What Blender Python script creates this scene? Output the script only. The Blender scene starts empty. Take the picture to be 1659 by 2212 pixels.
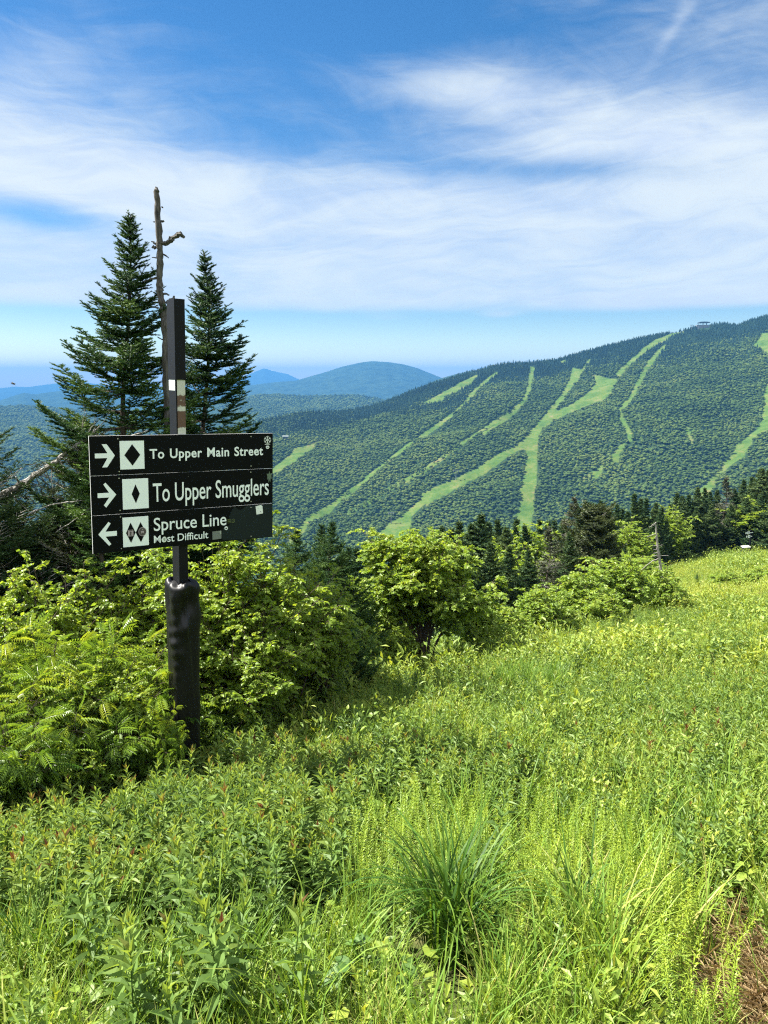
import bpy, math, random
import numpy as np
from mathutils import Matrix, Vector, Euler

S = bpy.context.scene
COL = S.collection
R = math.radians
rng = np.random.default_rng(7)

# ------------------------------------------------------------------ camera, sky, sun, exposure
F, CU, CV = 1661.0, 829.5, 1106.0            # focal length and centre, in 1659 x 2212 units
PITCH = math.atan((CV - 822.0) / F)
cam = bpy.data.objects.new("camera", bpy.data.cameras.new("camera"))
COL.objects.link(cam)
cam.data.sensor_fit = 'VERTICAL'
cam.data.sensor_height = 24.0
cam.data.lens = 24.0 * F / 2212.0
cam.data.clip_start = 0.05
cam.data.clip_end = 80000.0
cam.location = (0, 0, 0)
cam.rotation_euler = (math.pi / 2 - PITCH, 0, 0)
S.camera = cam

SUN_EL, SUN_AZ = 52.0, -72.0                 # azimuth from +Y, negative = left
sl = bpy.data.lights.new("sun", 'SUN')
sl.energy = 5.0
sl.angle = R(0.53)
sl.color = (1.0, 0.95, 0.86)
sun = bpy.data.objects.new("sun", sl)
COL.objects.link(sun)
sdir = Vector((math.sin(R(SUN_AZ)) * math.cos(R(SUN_EL)), math.cos(R(SUN_AZ)) * math.cos(R(SUN_EL)), math.sin(R(SUN_EL))))
sun.rotation_euler = (-sdir).to_track_quat('-Z', 'Y').to_euler()

S.view_settings.view_transform = 'Standard'
S.view_settings.look = 'None'
S.view_settings.gamma = 1.0
S.view_settings.exposure = 2.13
S.render.engine = 'CYCLES'
S.cycles.use_denoising = False
S.cycles.pixel_filter_type = 'BLACKMAN_HARRIS'
S.cycles.filter_width = 1.2
S.cycles.sample_clamp_indirect = 4.0
S.cycles.max_bounces = 7
S.cycles.diffuse_bounces = 3
S.cycles.glossy_bounces = 2
S.cycles.transmission_bounces = 5
S.cycles.transparent_max_bounces = 6
S.cycles.volume_bounces = 0
S.cycles.caustics_reflective = False
S.cycles.caustics_refractive = False


class NT:
    """small helper that writes shader maths as node chains"""
    def __init__(s, tree):
        s.t = tree
        s.n = tree.nodes
    def new(s, kind, **kw):
        n = s.n.new(kind)
        for k, v in kw.items():
            setattr(n, k, v)
        return n
    def put(s, sock, v):
        if isinstance(v, bpy.types.NodeSocket):
            s.t.links.new(v, sock)
        elif v is not None:
            sock.default_value = v
    def m(s, op, a, b=None, c=None, clamp=False):
        n = s.new('ShaderNodeMath', operation=op)
        n.use_clamp = clamp
        for i, v in enumerate((a, b, c)):
            if v is not None:
                s.put(n.inputs[i], v)
        return n.outputs[0]
    def sstep(s, v, a, b, lo=0.0, hi=1.0):
        n = s.new('ShaderNodeMapRange', interpolation_type='SMOOTHSTEP')
        s.put(n.inputs[0], v)
        for i, k in ((1, a), (2, b), (3, lo), (4, hi)):
            n.inputs[i].default_value = k
        return n.outputs[0]
    def mix(s, f, a, b, blend='MIX'):
        n = s.new('ShaderNodeMix', data_type='RGBA', blend_type=blend)
        s.put(n.inputs[0], f)
        for i, v in ((6, a), (7, b)):
            if isinstance(v, tuple):
                v = (*v[:3], 1.0)
            s.put(n.inputs[i], v)
        return n.outputs[2]
    def noise(s, vec, scale, detail=4.0, rough=0.55, dist=0.0):
        n = s.new('ShaderNodeTexNoise')
        s.put(n.inputs['Vector'], vec)
        n.inputs['Scale'].default_value = scale
        n.inputs['Detail'].default_value = detail
        n.inputs['Roughness'].default_value = rough
        n.inputs['Distortion'].default_value = dist
        return n.outputs['Fac']
    def ramp(s, f, stops):
        n = s.new('ShaderNodeValToRGB')
        s.put(n.inputs[0], f)
        e = n.color_ramp.elements
        while len(e) < len(stops):
            e.new(0.5)
        for k, (p, c) in zip(e, stops):
            k.position = p
            k.color = (*c, 1.0)
        return n.outputs[0]
    def xyz(s, x, y, z):
        n = s.new('ShaderNodeCombineXYZ')
        for i, v in enumerate((x, y, z)):
            s.put(n.inputs[i], v)
        return n.outputs[0]


W = bpy.data.worlds.new("World")
S.world = W
W.use_nodes = True
w = NT(W.node_tree)
w.n.clear()
sky = w.new('ShaderNodeTexSky', sky_type='NISHITA')
sky.sun_disc = False
sky.sun_elevation = R(SUN_EL)
sky.sun_rotation = R(SUN_AZ)
sky.altitude = 1000
sky.air_density = 1.0
sky.dust_density = 0.4
sky.ozone_density = 2.0
hsv = w.new('ShaderNodeHueSaturation')
hsv.inputs['Saturation'].default_value = 1.36
hsv.inputs['Value'].default_value = 0.66
w.put(hsv.inputs['Color'], sky.outputs[0])
tc = w.new('ShaderNodeTexCoord')
sp = w.new('ShaderNodeSeparateXYZ')
w.put(sp.inputs[0], tc.outputs['Generated'])
AZ = w.m('MULTIPLY', w.m('ARCTAN2', sp.outputs[0], sp.outputs[1]), 57.2958)      # degrees from +Y
EL = w.m('MULTIPLY', w.m('ARCSINE', sp.outputs[2]), 57.2958)
def blob(a0, e0, ra, re, tilt=0.0):
    """soft elliptical patch of the sky centred on azimuth a0, elevation e0 (degrees)"""
    da = w.m('SUBTRACT', AZ, a0)
    de = w.m('SUBTRACT', w.m('SUBTRACT', EL, e0), w.m('MULTIPLY', da, tilt))
    q = w.m('ADD', w.m('POWER', w.m('DIVIDE', da, ra), 2.0), w.m('POWER', w.m('DIVIDE', de, re), 2.0))
    return w.m('POWER', 2.718, w.m('MULTIPLY', q, -1.0))
warp = w.noise(w.xyz(w.m('MULTIPLY', AZ, 0.045), w.m('MULTIPLY', EL, 0.11), 3.3), 1.0, 3, 0.6)
ELw = w.m('ADD', EL, w.m('MULTIPLY', w.m('SUBTRACT', warp, 0.5), 6.0))
def streaks(fa, fe, slant, seed, detail, dist):
    """fibrous noise drawn out along the wind"""
    return w.m('SUBTRACT', w.noise(w.xyz(w.m('MULTIPLY', AZ, fa), w.m('MULTIPLY', w.m('ADD', ELw, w.m('MULTIPLY', AZ, slant)), fe), seed), 1.0, detail, 0.62, dist), 0.5)
n1 = streaks(0.060, 0.24, 0.05, 0.0, 8, 0.8)
n2 = streaks(0.10, 0.85, -0.08, 5.0, 12, 0.6)
n3 = streaks(0.16, 0.40, 0.25, 9.0, 8, 1.2)
band = w.m('MULTIPLY', w.sstep(w.m('ADD', EL, w.m('MULTIPLY', w.m('SUBTRACT', warp, 0.5), 3.0)), 4.6, 6.0), w.sstep(ELw, 11.5, 18.0, 1.0, 0.0))
cov = w.m('ADD', w.m('MULTIPLY', band, 0.56), 0.24)
def add(v, k):
    global cov
    cov = w.m('ADD', cov, w.m('MULTIPLY', v, k))
add(blob(6.5, 19.0, 6.5, 1.5, -0.10), 0.46)       # the bright plume, upper right
add(blob(17.0, 16.2, 11.0, 2.2, -0.06), 0.40)
add(blob(23.0, 21.0, 9.0, 4.0, 0.1), 0.20)
add(blob(-24.0, 18.0, 7.0, 3.0, 0.1), 0.30)       # veil, upper left
add(blob(-20.0, 13.5, 12.0, 2.2, -0.05), 0.22)
add(blob(-23.5, 10.6, 5.5, 0.9, -0.05), -0.55)    # blue window at the left
add(blob(12.0, 14.0, 9.0, 0.8, -0.06), -0.36)     # blue slot below the plume
add(blob(-6.0, 17.5, 8.0, 2.4, 0.0), -0.14)
add(blob(-5.0, 23.5, 18.0, 2.6), -0.30)
add(w.sstep(EL, 5.2, 4.0), -0.50)
add(blob(0.3, 4.4, 2.4, 0.32, 0.0), 0.42)
add(blob(8.3, 4.6, 1.6, 0.32, 0.02), 0.52)
add(blob(21.0, 5.3, 9.0, 0.7, 0.02), 0.50)
add(w.sstep(EL, 27.0, 45.0), 0.40)
add(blob(19.3, 21.6, 1.5, 0.55, 1.1), 0.16)       # thin curl at the upper right
add(blob(20.4, 24.0, 1.2, 0.6, 1.5), 0.13)
free = w.sstep(EL, 4.2, 6.5)                           # the haze line below the veil is smooth
cov = w.m('ADD', cov, w.m('MULTIPLY', free, w.m('ADD', w.m('MULTIPLY', n1, 0.55), w.m('ADD', w.m('MULTIPLY', n2, 0.36), w.m('MULTIPLY', n3, 0.32)))))
behind = w.sstep(w.m('ABSOLUTE', AZ), 62.0, 120.0)      # broad unseen bright cloud added behind the camera to fill the shade
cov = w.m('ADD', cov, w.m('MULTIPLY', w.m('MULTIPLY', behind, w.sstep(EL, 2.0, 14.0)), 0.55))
cov = w.sstep(cov, 0.06, 1.02, 0.0, 0.94)
CL = 0.225
cloud = w.mix(w.sstep(w.m('ADD', n2, n1), -0.25, 0.22), (0.80 * CL, 0.90 * CL, 1.04 * CL), (0.92 * CL, 1.00 * CL, 1.03 * CL))
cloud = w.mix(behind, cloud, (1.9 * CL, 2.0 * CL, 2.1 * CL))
skyc = w.new('ShaderNodeMix', data_type='RGBA', blend_type='MULTIPLY')
skyc.inputs[0].default_value = 1.0
w.put(skyc.inputs[6], hsv.outputs[0])
SKY = 0.050
w.put(skyc.inputs[7], w.mix(w.sstep(EL, -0.5, 5.5), (SKY * 2.0, SKY * 1.70, SKY * 1.20), (SKY, SKY, SKY)))        # whiter air low down
bg = w.new('ShaderNodeBackground')
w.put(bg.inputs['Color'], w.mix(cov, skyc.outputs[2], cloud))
bg.inputs['Strength'].default_value = 1.0
wo = w.new('ShaderNodeOutputWorld')
w.t.links.new(bg.outputs[0], wo.inputs[0])


# ------------------------------------------------------------------ helpers: rays, meshes, materials
CP, SP_ = math.cos(PITCH), math.sin(PITCH)
def ray(u, v):
    """world direction through a point of the photograph"""
    a, b = (np.asarray(u, float) - CU) / F, (np.asarray(v, float) - CV) / F
    d = np.stack([a, CP - b * SP_, -SP_ - b * CP], -1)
    return d
def hdir(u, v):
    """(azimuth, tangent of elevation)"""
    d = ray(u, v)
    return np.arctan2(d[..., 0], d[..., 1]), d[..., 2] / np.hypot(d[..., 0], d[..., 1])
def proj(P):
    P = np.asarray(P, float)
    x, y, z = P[..., 0], P[..., 1], P[..., 2]
    c = y * CP - z * SP_
    c = np.where(c < 1e-3, 1e-3, c)
    return CU + F * x / c, CV + F * (-y * SP_ - z * CP) / c

def nrm(a):
    return a / np.maximum(np.linalg.norm(a, axis=-1, keepdims=True), 1e-9)

class MB:
    """mesh builder: numpy blocks of vertices and faces, one 'tint' value per vertex"""
    def __init__(s):
        s.v, s.f, s.t, s.mi, s.n = [], [], [], [], 0
    def add(s, v, faces, tint=0.5, mi=0):
        v = np.asarray(v, float).reshape(-1, 3)
        t = np.broadcast_to(np.asarray(tint, float).ravel() if np.ndim(tint) else np.full(len(v), float(tint)), (len(v),))
        for f in faces:
            f = np.asarray(f, np.int64)
            f = f.reshape(-1, f.shape[-1])
            s.f.append(f + s.n)
            s.mi.append(np.full(len(f), mi, np.int32))
        s.v.append(v); s.t.append(t); s.n += len(v)
    def stamp(s, tv, tfaces, P, X, Y, Z, sc, tint, mi=0):
        """copies of a template at points P with axes X, Y, Z and sizes sc"""
        tv = np.asarray(tv, float)
        P, X, Y, Z = (np.asarray(a, float).reshape(-1, 3) for a in (P, X, Y, Z))
        n, k = len(P), len(tv)
        if n == 0:
            return
        sc = np.broadcast_to(np.asarray(sc, float).reshape(-1, 1) if np.ndim(sc) < 2 else np.asarray(sc, float), (n, 3 if np.ndim(sc) == 2 else 1))
        sx, sy, sz = (sc[:, 0], sc[:, 1], sc[:, 2]) if sc.shape[1] == 3 else (sc[:, 0],) * 3
        V = (P[:, None, :] + X[:, None, :] * (tv[None, :, 0:1] * sx[:, None, None]) + Y[:, None, :] * (tv[None, :, 1:2] * sy[:, None, None])
             + Z[:, None, :] * (tv[None, :, 2:3] * sz[:, None, None])).reshape(-1, 3)
        off = (np.arange(n) * k)[:, None, None]
        fs = [(np.asarray(f, np.int64)[None] + off).reshape(-1, np.asarray(f).shape[-1]) for f in tfaces]
        s.add(V, fs, np.repeat(np.broadcast_to(tint, (n,)), k), mi)
    def tube(s, pts, rad, sides=6, tint=0.5, mi=0, cap=True):
        pts = np.asarray(pts, float)
        n = len(pts)
        rad = np.broadcast_to(np.asarray(rad, float), (n,))
        tan = nrm(np.gradient(pts, axis=0))
        ref = np.array([0.0, 0, 1]) if abs(tan[0, 2]) < 0.8 else np.array([1.0, 0, 0])
        a = nrm(np.cross(tan, ref)); b = np.cross(tan, a)
        th = np.arange(sides) * 2 * math.pi / sides
        V = pts[:, None] + rad[:, None, None] * (a[:, None] * np.cos(th)[None, :, None] + b[:, None] * np.sin(th)[None, :, None])
        i = np.arange(n - 1)[:, None] * sides; j = np.arange(sides)[None]
        q = np.stack([i + j, i + (j + 1) % sides, i + sides + (j + 1) % sides, i + sides + j], -1).reshape(-1, 4)
        fs = [q]
        if cap:
            fs += [np.arange(sides)[None, ::-1], (np.arange(sides) + (n - 1) * sides)[None]]
        s.add(V.reshape(-1, 3), fs, tint, mi)
    def box(s, lo, hi, tint=0.5, mi=0, bevel=0.0):
        x0, y0, z0 = lo; x1, y1, z1 = hi
        v = [(x0, y0, z0), (x1, y0, z0), (x1, y1, z0), (x0, y1, z0), (x0, y0, z1), (x1, y0, z1), (x1, y1, z1), (x0, y1, z1)]
        s.add(v, [[(0, 3, 2, 1), (4, 5, 6, 7), (0, 1, 5, 4), (1, 2, 6, 5), (2, 3, 7, 6), (3, 0, 4, 7)]], tint, mi)
    def mesh(s, name, mats, smooth=False):
        me = bpy.data.meshes.new(name)
        v = np.concatenate(s.v) if s.v else np.zeros((0, 3))
        me.vertices.add(len(v)); me.vertices.foreach_set('co', v.astype(np.float32).ravel())
        if s.f:
            sizes = np.concatenate([np.full(len(f), f.shape[1]) for f in s.f])
            idx = np.concatenate([f.ravel() for f in s.f])
            me.loops.add(len(idx)); me.loops.foreach_set('vertex_index', idx.astype(np.int32))
            me.polygons.add(len(sizes))
            me.polygons.foreach_set('loop_start', np.concatenate([[0], np.cumsum(sizes)[:-1]]).astype(np.int32))
            me.polygons.foreach_set('material_index', np.concatenate(s.mi))
            me.polygons.foreach_set('use_smooth', np.full(len(sizes), bool(smooth)))
        at = me.attributes.new('tint', 'FLOAT', 'POINT')
        at.data.foreach_set('value', np.concatenate(s.t).astype(np.float32) if s.t else np.zeros(0, np.float32))
        me.update(calc_edges=True)
        for m in (mats if isinstance(mats, (list, tuple)) else [mats]):
            me.materials.append(m)
        return me
    def obj(s, name, mats, parent=None, smooth=False):
        o = bpy.data.objects.new(name, s.mesh(name, mats, smooth))
        COL.objects.link(o)
        if parent is not None:
            o.parent = parent
        return o

def tag(o, label, cat, group=None, kind=None):
    o['label'] = label; o['category'] = cat
    if group: o['group'] = group
    if kind: o['kind'] = kind
    return o
def thing(name, label, cat, loc=(0, 0, 0), group=None, rot=None):
    o = bpy.data.objects.new(name, None)
    COL.objects.link(o)
    o.empty_display_size = 0.2
    o.location = loc
    if rot is not None: o.rotation_euler = rot
    return tag(o, label, cat, group)
def dup(root, loc, rz, sc, label, group, scz=None):
    c = root.copy(); COL.objects.link(c)
    c.location = loc; c.rotation_euler = (0, 0, rz); c.scale = (sc, sc, scz or sc)
    c['label'] = label
    if group: c['group'] = group
    for ch in root.children:
        k = ch.copy(); COL.objects.link(k); k.parent = c
    return c

def material(name):
    m = bpy.data.materials.new(name)
    m.use_nodes = True
    t = NT(m.node_tree); t.n.clear()
    out = t.new('ShaderNodeOutputMaterial')
    return m, t, out
def simple(name, col, rough=0.6, spec=0.5, metal=0.0):
    m, t, out = material(name)
    b = t.new('ShaderNodeBsdfPrincipled')
    t.put(b.inputs['Base Color'], (*col, 1) if isinstance(col, tuple) else col)
    b.inputs['Roughness'].default_value = rough
    b.inputs['Specular IOR Level'].default_value = spec
    b.inputs['Metallic'].default_value = metal
    t.t.links.new(b.outputs[0], out.inputs[0])
    return m
def leaf_mat(name, stops, trans=0.4, rough=0.5, spec=0.35, rnd=0.25, tcol=(1.25, 1.15, 0.55)):
    """leaf: colour from the leaf's own tint, the plant's tint and a little chance; light passes through it"""
    m, t, out = material(name)
    a = t.new('ShaderNodeAttribute', attribute_name='tint')
    b = t.new('ShaderNodeAttribute', attribute_name='itint', attribute_type='INSTANCER')
    oi = t.new('ShaderNodeObjectInfo')
    f = t.m('ADD', a.outputs['Fac'], t.m('ADD', b.outputs['Fac'], t.m('MULTIPLY', t.m('SUBTRACT', oi.outputs['Random'], 0.5), rnd)))
    c = t.ramp(f, stops)
    p = t.new('ShaderNodeBsdfPrincipled')
    t.put(p.inputs['Base Color'], c)
    p.inputs['Roughness'].default_value = rough
    p.inputs['Specular IOR Level'].default_value = spec
    tr = t.new('ShaderNodeBsdfTranslucent')
    t.put(tr.inputs['Color'], t.mix(1.0, c, tcol, 'MULTIPLY'))
    mx = t.new('ShaderNodeMixShader')
    mx.inputs[0].default_value = trans
    t.t.links.new(p.outputs[0], mx.inputs[1]); t.t.links.new(tr.outputs[0], mx.inputs[2])
    t.t.links.new(mx.outputs[0], out.inputs[0])
    return m
def bark_mat(name, c0, c1, scale=18.0, zs=0.25, rough=0.9):
    m, t, out = material(name)
    tcn = t.new('ShaderNodeTexCoord')
    mp = t.new('ShaderNodeMapping')
    mp.inputs['Scale'].default_value = (1, 1, zs)
    t.put(mp.inputs[0], tcn.outputs['Object'])
    n = t.noise(mp.outputs[0], scale, 6, 0.65)
    b = t.new('ShaderNodeBsdfPrincipled')
    t.put(b.inputs['Base Color'], t.ramp(n, [(0.35, c0), (0.65, c1)]))
    b.inputs['Roughness'].default_value = rough
    b.inputs['Specular IOR Level'].default_value = 0.2
    bu = t.new('ShaderNodeBump'); bu.inputs['Strength'].default_value = 0.7; bu.inputs['Distance'].default_value = 0.01
    t.put(bu.inputs['Height'], n)
    t.t.links.new(bu.outputs[0], b.inputs['Normal'])
    t.t.links.new(b.outputs[0], out.inputs[0])
    return m

def inpoly(px, py, poly):
    px, py = np.asarray(px, float), np.asarray(py, float)
    r = np.zeros(px.shape, bool)
    n = len(poly)
    for i in range(n):
        x0, y0 = poly[i]; x1, y1 = poly[(i + 1) % n]
        c = (y0 > py) != (y1 > py)
        r ^= c & (px < (x1 - x0) * (py - y0) / ((y1 - y0) if y1 != y0 else 1e-9) + x0)
    return r

# value noise on the plane, used for terrain and for scattering
_tab = np.random.default_rng(3).random((256, 256))
def vnoise(x, y):
    xi, yi = np.floor(x).astype(int), np.floor(y).astype(int)
    fx, fy = x - xi, y - yi
    fx, fy = fx * fx * (3 - 2 * fx), fy * fy * (3 - 2 * fy)
    g = lambda a, b: _tab[a % 256, b % 256]
    return (g(xi, yi) * (1 - fx) + g(xi + 1, yi) * fx) * (1 - fy) + (g(xi, yi + 1) * (1 - fx) + g(xi + 1, yi + 1) * fx) * fy
def fbm(x, y, o=4):
    s, a, k = 0, 0.5, 1.0
    for i in range(o):
        s = s + a * vnoise(x * k + 17.3 * i, y * k + 5.1 * i); a *= 0.5; k *= 2.0
    return s

GN_CACHE = {}
def scatter(name, label, cat, protos, P, rot, scl, tint, kind='stuff'):
    """one object of uncountable plants: points carrying a rotation, a size and a tint, each growing one of the sample plants"""
    src = bpy.data.collections.new(name + "_samples")
    for i, (pm) in enumerate(protos):
        o = bpy.data.objects.new("%s_sample_%03d" % (name, i), pm)
        src.objects.link(o)
    me = bpy.data.meshes.new(name)
    n = len(P)
    me.vertices.add(n); me.vertices.foreach_set('co', np.asarray(P, np.float32).ravel())
    def attr(nm, ty, dat, key):
        a = me.attributes.new(nm, ty, 'POINT'); a.data.foreach_set(key, dat)
    attr('rot', 'FLOAT_VECTOR', np.asarray(rot, np.float32).ravel(), 'vector')
    attr('scl', 'FLOAT_VECTOR', np.asarray(scl, np.float32).ravel(), 'vector')
    attr('itint', 'FLOAT', np.asarray(tint, np.float32), 'value')
    attr('idx', 'INT', np.random.default_rng(n).integers(0, len(protos), n).astype(np.int32), 'value')
    o = bpy.data.objects.new(name, me)
    COL.objects.link(o)
    tag(o, label, cat, None, kind)
    g = bpy.data.node_groups.new(name, 'GeometryNodeTree')
    g.interface.new_socket('Geometry', in_out='INPUT', socket_type='NodeSocketGeometry')
    g.interface.new_socket('Geometry', in_out='OUTPUT', socket_type='NodeSocketGeometry')
    N, L = g.nodes, g.links
    gi, go = N.new('NodeGroupInput'), N.new('NodeGroupOutput')
    ci = N.new('GeometryNodeCollectionInfo'); ci.inputs['Collection'].default_value = src
    ci.inputs['Separate Children'].default_value = True; ci.inputs['Reset Children'].default_value = True
    ip = N.new('GeometryNodeInstanceOnPoints'); ip.inputs['Pick Instance'].default_value = True
    def na(nm, ty):
        k = N.new('GeometryNodeInputNamedAttribute'); k.data_type = ty; k.inputs[0].default_value = nm
        return [q for q in k.outputs if q.enabled and q.name == 'Attribute'][0]
    L.new(gi.outputs[0], ip.inputs['Points']); L.new(ci.outputs[0], ip.inputs['Instance'])
    L.new(na('idx', 'INT'), ip.inputs['Instance Index'])
    e2r = N.new('FunctionNodeEulerToRotation')
    L.new(na('rot', 'FLOAT_VECTOR'), e2r.inputs[0]); L.new(e2r.outputs[0], ip.inputs['Rotation'])
    L.new(na('scl', 'FLOAT_VECTOR'), ip.inputs['Scale'])
    L.new(ip.outputs[0], go.inputs[0])
    md = o.modifiers.new('plants', 'NODES'); md.node_group = g
    return o


# ------------------------------------------------------------------ the ground we stand on
VALLEY = -330.0
EDGE = np.array([(-30, -6), (-6, 4.0), (-3.1, 5.7), (-1.95, 7.2), (-0.56, 10.4), (1.4, 14.0), (5, 21.5), (16, 47), (40, 90), (80, 150), (400, 600)], float)
def edge_dist(x, y):
    """signed distance to the line where the meadow ends; positive beyond it (left and ahead)"""
    x, y = np.asarray(x, float), np.asarray(y, float)
    best = np.full(x.shape, 1e9); sgn = np.ones(x.shape)
    for (x0, y0), (x1, y1) in zip(EDGE[:-1], EDGE[1:]):
        dx, dy = x1 - x0, y1 - y0
        t = np.clip(((x - x0) * dx + (y - y0) * dy) / (dx * dx + dy * dy), 0, 1)
        d = np.hypot(x - x0 - t * dx, y - y0 - t * dy)
        s = np.sign(dx * (y - y0) - dy * (x - x0))
        u = d < best - 1e-9
        best = np.where(u, d, best); sgn = np.where(u, s, sgn)
    return best * sgn
def ground_z(x, y):
    x, y = np.asarray(x, float), np.asarray(y, float)
    z = -1.72 - 0.276 * y + 0.10 * np.clip(x, -60, 60)
    z = z + 0.036 * np.clip(y - 40, 0, 55) - 0.10 * np.clip(y - 95, 0, 400)
    s = edge_dist(x, y)
    z = z - 0.40 * np.clip(s - 0.4, 0, 60)
    z = z + 0.35 * (fbm(x * 0.35 + 9, y * 0.35) - 0.47) * np.clip(np.hypot(x, y) / 6, 0.15, 1.6)
    return np.maximum(z, VALLEY + 2 * fbm(x * 0.002, y * 0.002))
def ghit(u, v, zoff=0.0):
    d = ray(u, v)
    t = 0.8
    while t < 400:
        p = d * t
        if p[2] <= float(ground_z(p[0], p[1])) + zoff:
            return p
        t *= 1.012
    return d * 400
def at_depth(u, v, y):
    d = ray(u, v)
    return d * (y / d[1])

# --- ground material: soil and litter, moss-green further out
m_ground, t, out = material('ground')
pos = t.new('ShaderNodeNewGeometry').outputs['Position']
n_a = t.noise(pos, 3.0, 6); n_b = t.noise(pos, 0.25, 4)
c = t.ramp(n_a, [(0.3, (0.020, 0.022, 0.008)), (0.55, (0.050, 0.060, 0.016)), (0.75, (0.085, 0.075, 0.035))])
c = t.mix(t.sstep(n_b, 0.4, 0.6), c, t.mix(0.5, c, (0.05, 0.085, 0.018)))
sepp = t.new('ShaderNodeSeparateXYZ'); t.put(sepp.inputs[0], pos)
c = t.mix(t.sstep(sepp.outputs[2], -60.0, -30.0, 1.0, 0.0), c, (0.030, 0.052, 0.022))
b = t.new('ShaderNodeBsdfPrincipled'); t.put(b.inputs['Base Color'], c); b.inputs['Roughness'].default_value = 0.95
b.inputs['Specular IOR Level'].default_value = 0.1
bu = t.new('ShaderNodeBump'); bu.inputs['Strength'].default_value = 0.8; bu.inputs['Distance'].default_value = 0.03
t.put(bu.inputs['Height'], t.noise(pos, 25, 5)); t.t.links.new(bu.outputs[0], b.inputs['Normal'])
t.t.links.new(b.outputs[0], out.inputs[0])

FAR = 21000.0
na_, nr_ = 300, 190
azs = np.linspace(-math.pi, math.pi, na_, endpoint=False)
azs = azs - 0.72 * np.sin(azs)                           # finer ahead of the camera
rs = 0.6 * (FAR / 0.6) ** (np.linspace(0, 1, nr_))
A_, R_ = np.meshgrid(azs, rs)
X_, Y_ = R_ * np.sin(A_), R_ * np.cos(A_)
Z_ = ground_z(X_, Y_)
mb = MB()
i = np.arange(nr_ - 1)[:, None] * na_; j = np.arange(na_)[None]
q = np.stack([i + j, i + na_ + j, i + na_ + (j + 1) % na_, i + (j + 1) % na_], -1).reshape(-1, 4)
V = np.concatenate([np.stack([X_, Y_, Z_], -1).reshape(-1, 3), [[0, 0, float(ground_z(0, 0))]]])
fan = np.stack([np.full(na_, na_ * nr_), np.arange(na_), (np.arange(na_) + 1) % na_], -1)
mb.add(V, [q, fan])
g = mb.obj('ground', m_ground, smooth=True)
tag(g, 'steep grassy mountainside falling away to a wooded valley floor', 'ground', kind='structure')


# ------------------------------------------------------------------ the ski mountain
def C5(p): return [(1042.3 + a * .3717, 658.3 + b_ * .3717, *r) for a, b_, *r in p]
def C4(p): return [(493.7 + a * .3638, 658.3 + b_ * .3638, *r) for a, b_, *r in p]
CREST = [(-300, 1330), (0, 1180), (200, 1080), (330, 1005), (420, 962), (480, 942), (559, 912), (646, 893), (727, 891), (750, 889), (796, 881), (836, 868), (887, 847), (930, 831), (985, 814), (1018, 806), (1061, 793),
         (1097, 787), (1150, 785), (1202, 779), (1265, 761), (1340, 742), (1414, 726), (1470, 717), (1514, 706), (1563, 701), (1592, 705), (1622, 694), (1659, 683), (1760, 655), (1900, 640), (2100, 640)]
caz, cT = hdir(*np.array(CREST).T)
MR0, MZ0 = 820.0, -238.0
def crest_r(a):
    return np.interp(a, [-0.6, -0.17, 0.05, 0.25, 0.46, 0.7], [1500, 1850, 2080, 2260, 2420, 2500])
def mtn_z(a, r):
    """height of the mountain at azimuth a and distance r"""
    rc = crest_r(a); zc = np.interp(a, caz, cT) * rc
    s = (r - MR0) / (rc - MR0)
    x, y = r * np.sin(a), r * np.cos(a)
    f = np.clip(s, -0.6, 1.0)
    prof = f + 0.10 * np.sin(np.clip(f, 0, 1) * math.pi)            # a little convex
    z = MZ0 + (zc - MZ0) * prof
    k = np.clip(np.minimum(s, 1 - s) * 5, 0, 1)
    z = z + k * (50 * (fbm(x * .0030 + 3, y * .0030) - .47) + 20 * (fbm(x * .011, y * .011 + 8) - .47))
    over = np.clip(s - 1.0, 0, None) * (rc - MR0)
    return z - 0.42 * over - 0.0002 * over ** 2
def mhit(u, v, up=0.0):
    """where the line of sight through (u, v) meets the mountain"""
    a, T = hdir(u, v)
    rr = np.linspace(MR0 - 150, float(crest_r(a)), 700)
    z = mtn_z(np.full(rr.shape, float(a)), rr) + up
    k = np.nonzero(z >= T * rr)[0]
    r = rr[k[0]] if len(k) else rr[-1]
    return r * math.sin(a), r * math.cos(a)
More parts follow.
